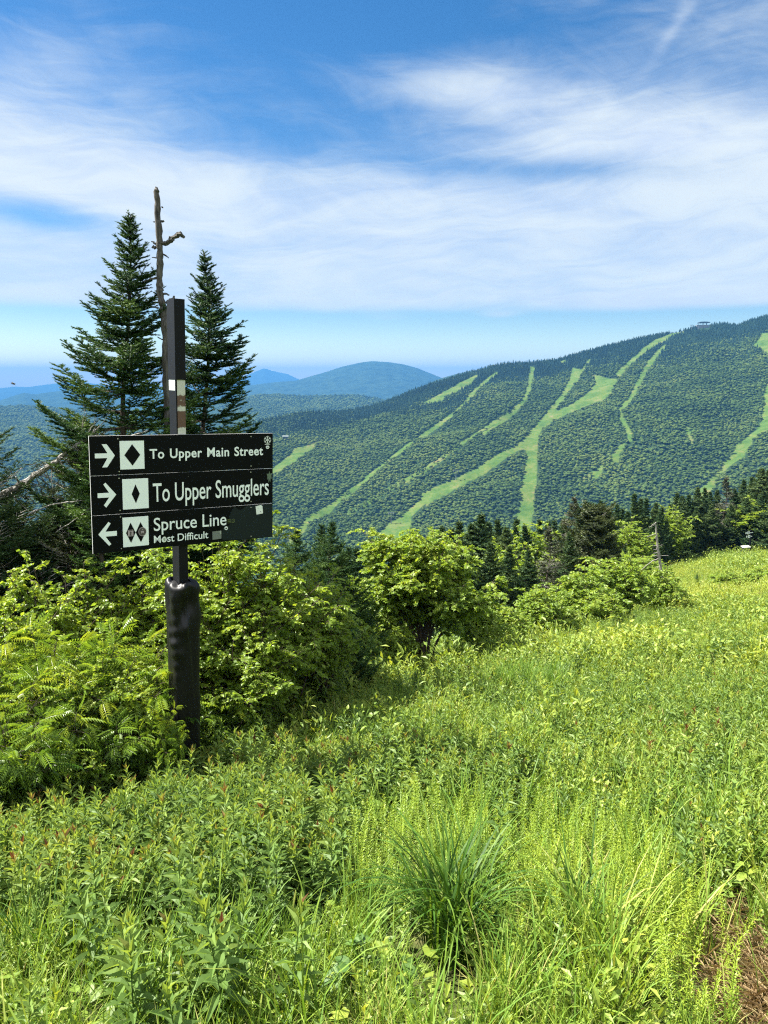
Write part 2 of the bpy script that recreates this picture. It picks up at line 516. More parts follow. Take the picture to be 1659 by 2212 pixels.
STROKES = [C5(s) for s in (
    [(290, 360, 30), (280, 430, 28), (265, 500, 26), (235, 565, 22), (150, 645, 13), (60, 712, 9), (0, 750, 9)],
    [(1170, 155, 20), (1130, 162, 14), (1060, 195, 24), (1010, 215, 26), (950, 255, 26), (890, 310, 22), (830, 360, 24), (785, 405, 26)],
    [(1065, 235, 14), (1020, 280, 24), (960, 350, 30), (925, 420, 28), (895, 480, 30), (860, 545, 22), (805, 600, 22), (805, 645, 22), (830, 690, 22), (850, 735, 28), (860, 775, 22)],
    [(830, 805, 14), (770, 870, 22), (760, 890, 34)], [(800, 888, 12), (750, 888, 18)], [(700, 930, 24), (670, 970, 18), (590, 1000, 10), (585, 1040, 8)],
    [(1190, 720, 14), (1200, 745, 18), (1220, 795, 12)], [(1150, 705, 7), (1250, 735, 7)],
    [(585, 375, 14), (605, 345, 12), (628, 315, 10)], [(450, 338, 12), (482, 326, 12)])] + [C4(s) for s in (
    [(1600, 398, 8), (1540, 440, 16), (1445, 530, 24), (1395, 590, 13), (1330, 650, 9), (1240, 710, 12), (1180, 755, 15), (1110, 800, 13), (1000, 880, 7), (950, 920, 7), (840, 1010, 16),
     (760, 1075, 11), (680, 1130, 15), (600, 1205, 22), (540, 1235, 32), (470, 1280, 32), (430, 1330, 28), (340, 1400, 20)],
    [(1659, 640, 9), (1505, 742, 10), (1400, 810, 7), (1340, 850, 7), (1170, 970, 9), (1000, 1060, 6), (800, 1180, 6), (700, 1230, 6)],
    [(1659, 870, 26), (1600, 905, 30), (1530, 950, 30), (1450, 1000, 28), (1370, 1040, 32), (1290, 1085, 42), (1220, 1110, 46), (1160, 1150, 60)])]
POLYS = [C5(s) for s in (
    [(520, 365), (510, 420), (480, 480), (440, 545), (390, 600), (350, 655), (310, 700), (275, 735), (230, 790), (150, 850), (70, 900), (0, 945), (0, 968), (60, 925), (150, 868), (215, 828), (245, 820),
     (258, 850), (248, 920), (240, 1000), (222, 1060), (225, 1110), (215, 1180), (190, 1240), (200, 1320), (270, 1320), (280, 1270), (290, 1220), (305, 1150), (300, 1080), (318, 1010), (320, 930), (325, 850), (320, 780),
     (335, 740), (370, 700), (420, 660), (480, 635), (560, 595), (640, 560), (700, 545), (745, 510), (765, 460), (790, 432), (745, 430), (690, 418), (640, 400), (655, 430), (650, 460),
     (620, 505), (560, 550), (500, 590), (420, 620), (430, 590), (470, 550), (500, 500), (550, 440), (575, 395), (590, 378)],
    [(1760, 430), (1659, 460), (1635, 480), (1640, 540), (1630, 600), (1620, 680), (1590, 730), (1530, 775), (1465, 815), (1450, 870), (1400, 920), (1380, 960), (1330, 1010), (1280, 1060), (1230, 1110), (1300, 1110), (1340, 1060), (1370, 1000),
     (1395, 950), (1470, 890), (1530, 860), (1545, 820), (1575, 765), (1659, 705), (1760, 640)],
    [(1720, 160), (1659, 165), (1620, 165), (1600, 205), (1575, 235), (1620, 255), (1659, 275), (1720, 300)])] + [C4(s) for s in (
    [(1475, 415), (1480, 430), (1420, 480), (1340, 520), (1270, 560), (1200, 582), (1155, 585), (1210, 555), (1270, 520), (1320, 495), (1390, 455)],
    [(1140, 1130), (1145, 1150), (1090, 1200), (1020, 1260), (940, 1310), (880, 1370), (830, 1420), (800, 1480), (920, 1480), (960, 1410), (1050, 1370), (1085, 1300), (1080, 1250), (1130, 1190), (1200, 1140), (1280, 1125)],
    [(570, 785), (540, 800), (480, 835), (390, 850), (370, 880), (320, 930), (264, 970), (200, 1010), (200, 1030), (264, 992), (330, 962), (400, 920), (450, 880), (500, 840), (540, 805)])]
def stroke_poly(s, wf=1.0):
    """outline of a run of varying width"""
    s = np.array(s); c, wd = s[:, :2], (s[:, 2] + 2) * wf * 0.34 / 2
    t_ = nrm(np.gradient(c, axis=0)); n = np.stack([-t_[:, 1], t_[:, 0]], -1)
    return [tuple(p) for p in np.concatenate([c + n * wd[:, None], (c - n * wd[:, None])[::-1]])]
def dense(poly, k=3):
    p = np.array(poly); q = np.roll(p, -1, 0)
    return np.concatenate([p + (q - p) * (i / k) for i in range(k)], 1).reshape(-1, 2)
RUNS = [[mhit(u, v) for u, v in dense(pl)] for pl in [stroke_poly(s, .88 if i_ in (10, 11) else 1.0) for i_, s in enumerate(STROKES)] + POLYS]      # ski runs, as outlines on the ground
def on_run(x, y, back=0.0):
    """inside a ski run, or within 'back' metres on the downhill side of one"""
    res = np.zeros(np.shape(x), bool)
    x, y = x + 4 * (fbm(x * .035, y * .035, 3) - .44), y + 6 * (fbm(x * .035 + 70, y * .035, 3) - .44)      # ragged edges
    for pl in RUNS:
        P = np.array(pl); lo, hi = P.min(0) - 40, P.max(0) + 40
        k = np.nonzero((x > lo[0]) & (x < hi[0]) & (y > lo[1]) & (y < hi[1]))
        if not len(k[0]):
            continue
        xx, yy = x[k], y[k]
        r = inpoly(xx, yy, pl)
        if back:
            h = np.hypot(xx, yy)
            for f_ in (0.5, 1.0):
                r |= inpoly(xx * (1 + f_ * back / h), yy * (1 + f_ * back / h), pl)
        res[k] |= r
    return res

m_mtn, t, out = material('mountain_soil')
pos = t.new('ShaderNodeNewGeometry').outputs['Position']
at = t.new('ShaderNodeAttribute', attribute_name='tint')
grass = t.ramp(t.m('ADD', t.m('MULTIPLY', t.noise(pos, 0.030, 8, 0.72), 0.65), t.m('MULTIPLY', t.noise(pos, 0.16, 6, 0.7), 0.35)), [(0.34, (0.022, 0.052, 0.013)), (0.47, (0.046, 0.084, 0.018)), (0.56, (0.076, 0.100, 0.026)), (0.65, (0.13, 0.100, 0.055))])
c = t.mix(at.outputs['Fac'], (0.018, 0.034, 0.016), grass)
b = t.new('ShaderNodeBsdfPrincipled'); t.put(b.inputs['Base Color'], c); b.inputs['Roughness'].default_value = 1.0; b.inputs['Specular IOR Level'].default_value = 0.0
t.t.links.new(b.outputs[0], out.inputs[0])
ma = np.linspace(-0.70, 0.70, 660); mr = np.concatenate([np.linspace(560, 2560, 520), np.linspace(2600, 3600, 30)])
A_, Q_ = np.meshgrid(ma, mr)
Z_ = mtn_z(A_, Q_)
X_, Y_ = Q_ * np.sin(A_), Q_ * np.cos(A_)
Z_ = np.maximum(Z_, VALLEY - 0.6)
tr_ = on_run(X_, Y_, 14).astype(float)
mb = MB()
n_c = len(ma); i = np.arange(len(mr) - 1)[:, None] * n_c; j = np.arange(n_c - 1)[None]
q = np.stack([i + j, i + n_c + j, i + n_c + j + 1, i + j + 1], -1).reshape(-1, 4)
mb.add(np.stack([X_, Y_, Z_], -1).reshape(-1, 3), [q], tr_.ravel())
tag(mb.obj('mountain', m_mtn, smooth=True), 'wooded ski mountain opposite, cut by pale green ski runs', 'mountain', kind='structure')

# --- far ridges
def ridge_mat(name, c0, c1, sc):
    m, t, out = material(name)
    pos = t.new('ShaderNodeNewGeometry').outputs['Position']
    n = t.noise(pos, sc, 8, 0.7)
    b = t.new('ShaderNodeBsdfPrincipled')
    t.put(b.inputs['Base Color'], t.ramp(n, [(0.38, c0), (0.6, c1)]))
    b.inputs['Roughness'].default_value = 1.0; b.inputs['Specular IOR Level'].default_value = 0.0
    bu = t.new('ShaderNodeBump'); bu.inputs['Strength'].default_value = 1.0; bu.inputs['Distance'].default_value = 12.0
    t.put(bu.inputs['Height'], t.noise(pos, 0.05, 4, 0.6)); t.t.links.new(bu.outputs[0], b.inputs['Normal'])
    t.t.links.new(b.outputs[0], out.inputs[0])
    return m
m_ridge = ridge_mat('far_forest', (0.012, 0.026, 0.019), (0.028, 0.050, 0.030), 0.012)
RIDGES = {}
def ridge(name, label, crest, D, front, back, rough=26, zb=VALLEY, pw=1.0):
    a_, T_ = hdir(*np.array(crest, float).T)
    aa = np.linspace(a_[0], a_[-1], 260)
    def zf(a, r):
        zc = np.interp(a, a_, T_) * D
        s = np.where(r < D, (r - (D - front)) / front, 1 - (r - D) / back)
        s = np.clip(s, 0, 1)
        x, y = r * np.sin(a), r * np.cos(a)
        k = np.clip((1 - s) * 4, 0, 1) * np.clip(s * 5, 0, 1)
        sc = 3.2 / front
        zz = zb + (zc - zb) * (s ** pw * (1 + 0.18 * np.sin(s * math.pi)))
        crinkle = np.clip(s * 3, 0, 1) * rough * 0.16 * (fbm(x * 30 / D, y * 30 / D) - .47) * 2
        return np.maximum(zz + k * rough * 3.0 * (fbm(x * sc, y * sc, 5) - .47) + crinkle, zb - 0.7)
    rr = np.concatenate([np.linspace(D - front, D, 70), np.linspace(D, D + back, 26)[1:]])
    A_, Q_ = np.meshgrid(aa, rr)
    Z_ = zf(A_, Q_)
    mb = MB(); n_c = len(aa); i = np.arange(len(rr) - 1)[:, None] * n_c; j = np.arange(n_c - 1)[None]
    q = np.stack([i + j, i + n_c + j, i + n_c + j + 1, i + j + 1], -1).reshape(-1, 4)
    mb.add(np.stack([Q_ * np.sin(A_), Q_ * np.cos(A_), Z_], -1).reshape(-1, 3), [q])
    RIDGES[name] = zf
    return tag(mb.obj(name, m_ridge, smooth=True), label, 'hill', kind='structure')
ridge('near_hill', 'wooded hillside low behind the leaning dead spruce', [(-420, 880), (-100, 884), (0, 880), (60, 879), (160, 887), (250, 892), (350, 888), (500, 866), (560, 855), (600, 854), (640, 857), (700, 857), (770, 855), (815, 862), (860, 876), (940, 890), (1050, 900)], 4300, 2700, 1200, 22)
ridge('side_hill', 'blue shoulder just behind the ski mountain crest', [(840, 880), (900, 850), (940, 822), (985, 808), (1018, 800), (1060, 797), (1120, 802), (1250, 815), (1400, 840)], 5200, 1500, 1200)
ridge('round_hill', 'broad rounded blue hill in the middle of the skyline', [(330, 850), (480, 840), (590, 826), (640, 822), (690, 808), (740, 792), (780, 783), (805, 780), (840, 782), (870, 787), (900, 795), (950, 815), (990, 835), (1100, 850)], 8600, 2600, 2200)
ridge('low_hills', 'chain of small blue hills above the left hillside', [(-380, 880), (-80, 872), (0, 865), (25, 856), (53, 848), (75, 852), (95, 849), (119, 846), (154, 841), (200, 838), (260, 845), (360, 850), (480, 853), (640, 862)], 8300, 2300, 1800)
ridge('pointed_peak', 'pale blue pointed peak farthest off on the skyline', [(330, 845), (440, 828), (508, 818), (530, 813), (541, 807.5), (566, 797), (572, 795.5), (581, 799), (603, 804.5), (621, 808), (645, 819), (700, 830), (800, 842)], 17500, 3000, 3000, 30)
ridge('pale_range', 'palest blue range at the far left horizon', [(-380, 846), (-80, 842), (0, 838.7), (25, 835.5), (60, 836), (99, 831), (154, 824.5), (179, 825), (230, 832), (300, 836), (400, 840), (520, 846)], 17000, 3000, 3000, 30)

# --- haze: one closed box of thin even air
HZ = 1.05e-4
m_haze = bpy.data.materials.new('haze'); m_haze.use_nodes = True
hn = NT(m_haze.node_tree); hn.n.clear()
pv = hn.new('ShaderNodeVolumePrincipled')
pv.inputs['Color'].default_value = (0.070, 0.236, 0.52, 1)
pv.inputs['Density'].default_value = HZ
pv.inputs['Anisotropy'].default_value = 0.0
ho = hn.new('ShaderNodeOutputMaterial')
hn.t.links.new(pv.outputs[0], ho.inputs['Volume'])
mb = MB()
mb.box((-FAR - 40, -FAR - 40, VALLEY - 2.0), (FAR + 40, FAR + 40, 335.0))
tag(mb.obj('haze', m_haze), 'thin blue summer haze filling the valley air', 'haze', kind='stuff')


# ------------------------------------------------------------------ forest on the mountain (too many trees to count)
m_decid = leaf_mat('broadleaf_canopy', [(0.0, (0.026, 0.054, 0.013)), (0.5, (0.062, 0.106, 0.024)), (1.0, (0.108, 0.146, 0.032))], trans=0.32, rough=0.8, spec=0.1, rnd=0.4)
m_conif = leaf_mat('conifer_canopy', [(0.0, (0.008, 0.022, 0.012)), (0.5, (0.014, 0.036, 0.018)), (1.0, (0.030, 0.062, 0.026))], trans=0.1, rough=0.85, spec=0.1, rnd=0.5)
def ico(sub=1):
    p = (1 + 5 ** 0.5) / 2
    v = [(-1, p, 0), (1, p, 0), (-1, -p, 0), (1, -p, 0), (0, -1, p), (0, 1, p), (0, -1, -p), (0, 1, -p), (p, 0, -1), (p, 0, 1), (-p, 0, -1), (-p, 0, 1)]
    f = [(0, 11, 5), (0, 5, 1), (0, 1, 7), (0, 7, 10), (0, 10, 11), (1, 5, 9), (5, 11, 4), (11, 10, 2), (10, 7, 6), (7, 1, 8), (3, 9, 4), (3, 4, 2), (3, 2, 6), (3, 6, 8), (3, 8, 9), (4, 9, 5), (2, 4, 11), (6, 2, 10), (8, 6, 7), (9, 8, 1)]
    v = [np.array(a) / np.linalg.norm(a) for a in v]
    for _ in range(sub):
        c, nf = {}, []
        def mid(a, b_):
            k = (min(a, b_), max(a, b_))
            if k not in c:
                q_ = v[a] + v[b_]; v.append(q_ / np.linalg.norm(q_)); c[k] = len(v) - 1
            return c[k]
        for a, b_, d in f:
            x, y, z = mid(a, b_), mid(b_, d), mid(d, a)
            nf += [(a, x, z), (b_, y, x), (d, z, y), (x, y, z)]
        f = nf
    return np.array(v), np.array(f)
def crown_blob(seed, conif=False):
    r_ = np.random.default_rng(seed)
    mb = MB()
    if conif:
        n = 9
        for k in range(n):
            z = 2.0 + 8.0 * k / n; rad = 1.75 * (1 - k / n) ** 0.8 + 0.25
            th = np.arange(9) * 2 * math.pi / 9 + r_.random() * 6
            rr = rad * (0.65 + 0.6 * r_.random(9))
            v = np.concatenate([[(0, 0, z + 1.7)], np.stack([rr * np.cos(th), rr * np.sin(th), z + r_.normal(0, .2, 9) - .1], -1)])
            mb.add(v, [[(0, 1 + a, 1 + (a + 1) % 9) for a in range(9)]], 0.35 + 0.3 * r_.random())
        mb.tube([(0, 0, -1), (0, 0, 4)], 0.2, 5, 0.0)
    else:
        bv, bf = ico(1)
        m_ = 7
        for k in range(m_):
            c = np.array([0, 0, 6.3]) if k == 0 else np.array([2.0 * math.cos(k * 1.05 + r_.random()), 2.0 * math.sin(k * 1.05 + r_.random()), 4.6 + 2.4 * r_.random()])
            rad = (2.5 if k == 0 else 1.5 + 0.7 * r_.random())
            v = bv * rad * (1 + r_.normal(0, 0.16, (len(bv), 1))) * np.array([1, 1, 0.85]) + c
            mb.add(v, [bf], 0.3 + 0.4 * r_.random())
        mb.tube([(0, 0, -1), (0, 0, 5)], 0.25, 5, 0.0)
    return mb.mesh('forest_crown', m_conif if conif else m_decid)
def scatter_forest(name, label, a0, a1, r0, r1, step, zf, keep, conif_f, size=1.0):
    pts = []
    r = r0
    while r < r1:                                        # rings of evenly spaced, jittered trees
        n = int((a1 - a0) * r / step)
        a = a0 + (np.arange(n) + rng.random(n) * 0.9) * step / r
        q_ = r + (rng.random(n) - .5) * step * 1.0
        pts.append(np.stack([a, q_], -1)); r += step
    a, q_ = np.concatenate(pts).T
    x, y = q_ * np.sin(a), q_ * np.cos(a)
    z = zf(a, q_)
    k = keep(a, q_, x, y, z)
    a, q_, x, y, z = a[k], q_[k], x[k], y[k], z[k]
    cf = conif_f(a, q_, x, y, z)
    isc = rng.random(len(x)) < cf
    ti = (fbm(x * .012, y * .012, 3) - .45) * 1.2 - .08 + rng.normal(0, .11, len(x))
    for conif, sel in ((False, ~isc), (True, isc)):
        n = int(sel.sum())
        if not n:
            continue
        s = (0.6 + 0.65 * rng.random(n) ** 1.3) * size * (step / 7.0 if not conif else 1.0)
        sc = np.stack([s, s, s * (0.72 + .3 * rng.random(n))], -1)
        rot = np.stack([rng.normal(0, .06, n), rng.normal(0, .06, n), rng.random(n) * 6.28], -1)
        scatter(('spruce_' if conif else 'leafy_') + name, (('dark spruce forest ' if conif else 'green leafy forest ') + label), 'forest',
                [crown_blob(i_ + (50 if conif else 0), conif) for i_ in range(4)], np.stack([x, y, z - 0.5], -1)[sel], rot, sc, ti[sel])
def mtn_keep(a, r, x, y, z):
    u, v = proj(np.stack([x, y, z], -1))
    return ((r < crest_r(a) + 30) & (v < 1300) & (u > -80) & ~on_run(x, y, 25) & ~((np.abs(u - 1519) < 14) & (v < 716)))
def mtn_conif(a, r, x, y, z):
    s = (r - MR0) / (crest_r(a) - MR0)
    hi = np.clip((s - 0.62) * 3.6 + (fbm(x * .006, y * .006) - .47) * 2.2, 0, 1)
    return np.clip(hi * np.clip((a + 0.15) * 4 + .45, .5, 1), 0.02, 0.97)
scatter_forest('mountain_forest', 'covering the ski mountain between the runs', -0.50, 0.56, 900, 2560, 5.0, mtn_z, mtn_keep, mtn_conif)
nh = RIDGES['near_hill']
def nh_keep(a, r, x, y, z):
    return (((a > -.60) & (a < -.28)) | ((a > -.21) & (a < 0.03))) & (z > VALLEY + 4) & ((r > 2900) | (a < -.3))
scatter_forest('hill_forest', 'on the low hillside behind the signpost', -0.60, 0.04, 1700, 4330, 10.5, nh, nh_keep, lambda a, r, x, y, z: np.clip((r - 3700) / 900, 0.03, 0.6))


# ------------------------------------------------------------------ plant building blocks
LEAF_V = np.array([(0, 0, 0), (-.26, .28, .06), (.26, .28, .06), (0, .30, 0), (-.24, .58, .03), (.24, .58, .03), (0, .62, -.03), (0, 1, -.16)])
LEAF_F = [np.array([(0, 3, 1), (0, 2, 3), (6, 7, 4), (6, 5, 7)]), np.array([(3, 6, 4, 1), (3, 2, 5, 6)])]
LANCE_V = np.array([(0, 0, 0), (-.5, .42, .12), (0, .42, 0), (.5, .42, .12), (0, 1, -.12)])
LANCE_F = [np.array([(0, 2, 1), (0, 3, 2), (2, 4, 1), (2, 3, 4)])]
LOBE_V = np.array([(0, 0, 0), (-.42, .18, .03), (-.55, .62, 0), (-.24, .52, .05), (0, 1, -.12), (.24, .52, .05), (.55, .62, 0), (.42, .18, .03), (0, .45, .0)])
LOBE_F = [np.array([(0, 8, 1), (1, 8, 3), (1, 3, 2), (3, 8, 4), (8, 5, 4), (8, 7, 5), (7, 6, 5), (0, 7, 8)])]
NEEDLE_V = np.array([(-.5, 0, 0), (.5, 0, 0), (0, 1, 0)])
NEEDLE_F = [np.array([(0, 1, 2)])]
def frames(Y, up, roll=None):
    """axes for blades that point along Y with their faces towards up"""
    Y = nrm(Y); X = nrm(np.cross(Y, up)); Z = np.cross(X, Y)
    if roll is not None:
        c, s = np.cos(roll)[:, None], np.sin(roll)[:, None]
        X, Z = X * c + Z * s, Z * c - X * s
    return X, Y, Z
UP = np.array([0, 0, 1.0])

G_ = lambda *a: a
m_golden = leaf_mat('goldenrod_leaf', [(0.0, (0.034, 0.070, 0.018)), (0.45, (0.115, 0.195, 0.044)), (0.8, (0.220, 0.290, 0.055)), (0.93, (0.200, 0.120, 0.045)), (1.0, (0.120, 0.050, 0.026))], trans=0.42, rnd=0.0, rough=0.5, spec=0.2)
m_feather = leaf_mat('feathery_leaf', [(0.0, (0.060, 0.120, 0.012)), (0.5, (0.190, 0.285, 0.026)), (1.0, (0.310, 0.380, 0.036))], trans=0.42, rnd=0.0)
m_grass = leaf_mat('grass_blade', [(0.0, (0.036, 0.085, 0.012)), (0.5, (0.120, 0.220, 0.028)), (0.85, (0.235, 0.320, 0.046)), (1.0, (0.340, 0.310, 0.110))], trans=0.38, rnd=0.0, rough=0.5, spec=0.2)
m_weed = leaf_mat('weed_leaf', [(0.0, (0.040, 0.090, 0.016)), (0.5, (0.165, 0.245, 0.034)), (1.0, (0.320, 0.355, 0.048))], trans=0.38, rnd=0.0, rough=0.5)
m_straw = leaf_mat('dry_straw', [(0.0, (0.13, 0.075, 0.035)), (0.5, (0.26, 0.18, 0.09)), (1.0, (0.40, 0.32, 0.17))], trans=0.15, rnd=0.0, rough=0.8)

def goldenrod(seed, h=0.55, ll=0.105):
    """upright leafy stem: narrow leaves in a spiral, a tight pointed tuft at the top, often reddish"""
    r_ = np.random.default_rng(seed); mb = MB()
    lean = r_.normal(0, .05, 2)
    zz = np.linspace(0, h, 5)
    mb.tube(np.stack([lean[0] * zz ** 1.5, lean[1] * zz ** 1.5, zz], -1), np.linspace(.0035, .0018, 5), 4, 0.30)
    n = 34
    k = np.arange(n); f = (k / (n - 1)) ** 0.85
    z = h * (0.18 + 0.82 * f)
    th = k * 2.39996 + r_.random() * 6
    el = np.interp(f, [0, .55, .85, 1], [-.25, .25, .75, 1.3]) + r_.normal(0, .13, n)
    Y = np.stack([np.cos(th) * np.cos(el), np.sin(th) * np.cos(el), np.sin(el)], -1)
    P = np.stack([lean[0] * z ** 1.5, lean[1] * z ** 1.5, z], -1)
    L = ll * np.interp(f, [0, .3, .8, 1], [.85, 1.15, .9, .55]) * (0.85 + .3 * r_.random(n))
    X, Y, Z = frames(Y, UP + r_.normal(0, .15, (n, 3)))
    red = r_.random() < 0.6
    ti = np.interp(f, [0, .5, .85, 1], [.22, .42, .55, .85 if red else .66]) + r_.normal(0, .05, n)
    mb.stamp(LANCE_V, LANCE_F, P, X, Y, Z, np.stack([L * .30, L, L], -1), ti)
    return mb.mesh('goldenrod', m_golden)
def feathery(seed, h=0.42):
    """thin stem with whorls of very narrow arching leaves"""
    r_ = np.random.default_rng(seed); mb = MB()
    lean = r_.normal(0, .10, 2)
    zz = np.linspace(0, h, 4)
    mb.tube(np.stack([lean[0] * zz, lean[1] * zz, zz], -1), np.linspace(.0022, .001, 4), 3, 0.4)
    n = 96
    f = np.repeat(np.linspace(0.05, 1, 16), 6); th = np.tile(np.arange(6) * 1.047, 16) + np.repeat(r_.random(16) * 6, 6) + r_.normal(0, .15, n)
    z = h * (0.15 + .85 * f); el = np.interp(f, [0, .8, 1], [.15, .45, 1.0]) + r_.normal(0, .15, n)
    Y = np.stack([np.cos(th) * np.cos(el), np.sin(th) * np.cos(el), np.sin(el)], -1)
    L = .052 * np.interp(f, [0, .5, 1], [1, .9, .35]) * (.8 + .4 * r_.random(n))
    X, Y, Z = frames(Y, UP)
    mb.stamp(np.array([(-.5, 0, 0), (.5, 0, 0), (.4, .55, .12), (-.4, .55, .12), (0, 1, -.14)]), [np.array([(0, 1, 2, 3)]), np.array([(3, 2, 4)])],
             np.stack([lean[0] * z, lean[1] * z, z], -1), X, Y, Z, np.stack([np.full(n, .0052), L, L], -1), .35 + .4 * f + r_.normal(0, .08, n))
    return mb.mesh('feathery_herb', m_feather)
def blades(mb, r_, n, h, wd, spread=0.05, arch=1.0, tint=(.3, .75), mi=0, seg=6):
    """arching grass blades from one tuft"""
    s = np.linspace(0, 1, seg)
    th = r_.random(n) * 6.283; L = h * (.55 + .6 * r_.random(n)); a = arch * (.3 + r_.random(n) ** 1.3 * 1.2)
    p0 = np.stack([r_.normal(0, spread, n), r_.normal(0, spread, n)], -1)
    lean = .10 + .25 * r_.random(n)
    ang = lean[:, None] + a[:, None] * s[None] ** 1.6                     # angle from vertical along the blade
    ds = L[:, None] / (seg - 1)
    rad = np.concatenate([np.zeros((n, 1)), np.cumsum(np.sin(ang[:, :-1]) * ds, 1)], 1)
    z = np.concatenate([np.zeros((n, 1)), np.cumsum(np.cos(ang[:, :-1]) * ds, 1)], 1)
    d = np.stack([np.cos(th), np.sin(th)], -1)
    c = np.stack([p0[:, None, 0] + rad * d[:, None, 0], p0[:, None, 1] + rad * d[:, None, 1], z], -1)
    tw = th + math.pi / 2 + r_.normal(0, .4, n)
    side = np.stack([np.cos(tw), np.sin(tw), np.zeros(n)], -1)
    wv = wd * (.7 + .6 * r_.random(n))[:, None] * np.interp(s, [0, .3, .75, 1], [.7, 1, .7, .04])[None]
    l, rgt = c - side[:, None] * wv[..., None] / 2, c + side[:, None] * wv[..., None] / 2
    V = np.stack([l, rgt], 2).reshape(-1, 3)
    b_ = (np.arange(n) * seg * 2)[:, None]; k = np.arange(seg - 1)[None] * 2
    q = np.stack([b_ + k, b_ + k + 1, b_ + k + 3, b_ + k + 2], -1).reshape(-1, 4)
    base = tint[0] + (tint[1] - tint[0]) * r_.random(n)
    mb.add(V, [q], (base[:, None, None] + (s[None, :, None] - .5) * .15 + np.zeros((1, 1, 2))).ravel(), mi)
def grass_tuft(seed, n=24, h=0.42, wd=.0062, arch=1.0, tint=(.3, .8), heads=0):
    r_ = np.random.default_rng(seed); mb = MB()
    blades(mb, r_, n, h, wd, .05, arch, tint)
    for k in range(heads):
        th, hh = r_.random() * 6.28, h * (1.1 + .4 * r_.random())
        s = np.linspace(0, 1, 7); out = .22 * h * s ** 2.2
        p = np.stack([out * math.cos(th), out * math.sin(th), hh * s - .18 * h * np.clip(s - .75, 0, 1) * 2], -1)
        mb.tube(p, [.0011] * 5 + [.002, .0010], 3, .72)
        q = p[-1] + np.array([math.cos(th) * .02, math.sin(th) * .02, -.05]); mb.tube([p[-1], (p[-1] + q) / 2, q], [.002, .004, .001], 4, .85)
    return mb.mesh('grass_tuft', m_grass)
def weed(seed, n=9, h=.20, ll=.085, wide=1.0):
    """low plant with broad leaves on short stalks"""
    r_ = np.random.default_rng(seed); mb = MB()
    th = np.arange(n) * 2.4 + r_.random() * 6; hh = h * (.35 + .75 * r_.random(n)); rr = h * (.15 + .6 * r_.random(n))
    P = np.stack([rr * np.cos(th), rr * np.sin(th), hh], -1)
    for p in P:
        mb.tube([(0, 0, 0), (p[0] * .5, p[1] * .5, p[2] * .75), tuple(p)], [.002, .0016, .0012], 3, .35)
    el = r_.normal(-.1, .3, n)
    Y = np.stack([np.cos(th) * np.cos(el), np.sin(th) * np.cos(el), np.sin(el)], -1)
    X, Y, Z = frames(Y, UP + r_.normal(0, .25, (n, 3)))
    L = ll * (.7 + .6 * r_.random(n))
    mb.stamp(LOBE_V if seed % 2 else LEAF_V, LOBE_F if seed % 2 else LEAF_F, P, X, Y, Z, np.stack([L * wide, L, L], -1), .35 + .4 * r_.random(n))
    return mb.mesh('broad_weed', m_weed)
def meadow_mix(seed):
    """a hand's breadth of mixed meadow: a few short leafy shoots and grass blades"""
    r_ = np.random.default_rng(seed); mb = MB()
    for k in range(11):
        px, py = r_.normal(0, .12, 2); h = .16 + .24 * r_.random(); n = 20
        f = np.linspace(0.1, 1, n); th = np.arange(n) * 2.4 + r_.random() * 6
        el = np.interp(f, [0, .6, 1], [-.1, .35, 1.1]) + r_.normal(0, .2, n)
        Y = np.stack([np.cos(th) * np.cos(el), np.sin(th) * np.cos(el), np.sin(el)], -1)
        X, Y, Z = frames(Y, UP + r_.normal(0, .2, (n, 3)))
        L = (.030 + .024 * r_.random()) * (.8 + .4 * r_.random(n))
        mb.stamp(LANCE_V, LANCE_F, np.stack([np.full(n, px), np.full(n, py), f * h], -1), X, Y, Z, np.stack([L * .42, L, L], -1), .22 + .6 * f * r_.random() + r_.normal(0, .08, n))
    blades(mb, r_, 14, .34, .0045, .13, 1.2, (.25, .8), 1)
    return mb.mesh('meadow_plants', [m_weed, m_grass])
def clump(seed):
    """low dome of small leaves, a hand or two across"""
    r_ = np.random.default_rng(seed); mb = MB()
    n = 230; th = r_.random(n) * 6.283; el = np.arcsin(r_.random(n) ** .8); rr = .55 + .5 * r_.random(n) ** .5
    lob = 1 + .25 * np.sin(3 * th + seed) + .15 * np.sin(7 * th)
    d = np.stack([np.cos(th) * np.cos(el), np.sin(th) * np.cos(el), np.sin(el)], -1)
    P = d * (rr * lob)[:, None] * np.array([.24, .24, .36])
    Y = nrm(d * .8 + r_.normal(0, .6, (n, 3)) + UP * -.1)
    X, Y, Z = frames(Y, d * .5 + UP * .6 + r_.normal(0, .35, (n, 3)))
    L = .042 * (.7 + .7 * r_.random(n))
    if seed % 2: mb.stamp(LEAF_V, LEAF_F, P, X, Y, Z, L, .25 + .45 * r_.random(n) + .15 * (rr - .8))
    else: mb.stamp(LANCE_V, LANCE_F, P, X, Y, Z, np.stack([L * .5, L * 1.5, L], -1), .25 + .45 * r_.random(n) + .15 * (rr - .8))
    for k in range(9):
        q = P[k * 20]; mb.tube([(0, 0, 0), q * .6, q], .0025, 3, .2)
    return mb.mesh('leafy_clump', m_weed)
def straw(seed):
    r_ = np.random.default_rng(seed); mb = MB()
    n = 110
    th = r_.random(n) * 6.28; el = r_.normal(.10, .22, n)
    Y = np.stack([np.cos(th) * np.cos(el), np.sin(th) * np.cos(el), np.sin(el)], -1)
    P = np.stack([r_.normal(0, .09, n), r_.normal(0, .09, n), .01 + .04 * r_.random(n)], -1)
    X, Y, Z = frames(Y, UP)
    L = .08 + .14 * r_.random(n)
    mb.stamp(LANCE_V, LANCE_F, P, X, Y, Z, np.stack([np.full(n, .0030), L * .7, L * .3], -1), r_.random(n))
    return mb.mesh('straw', m_straw)

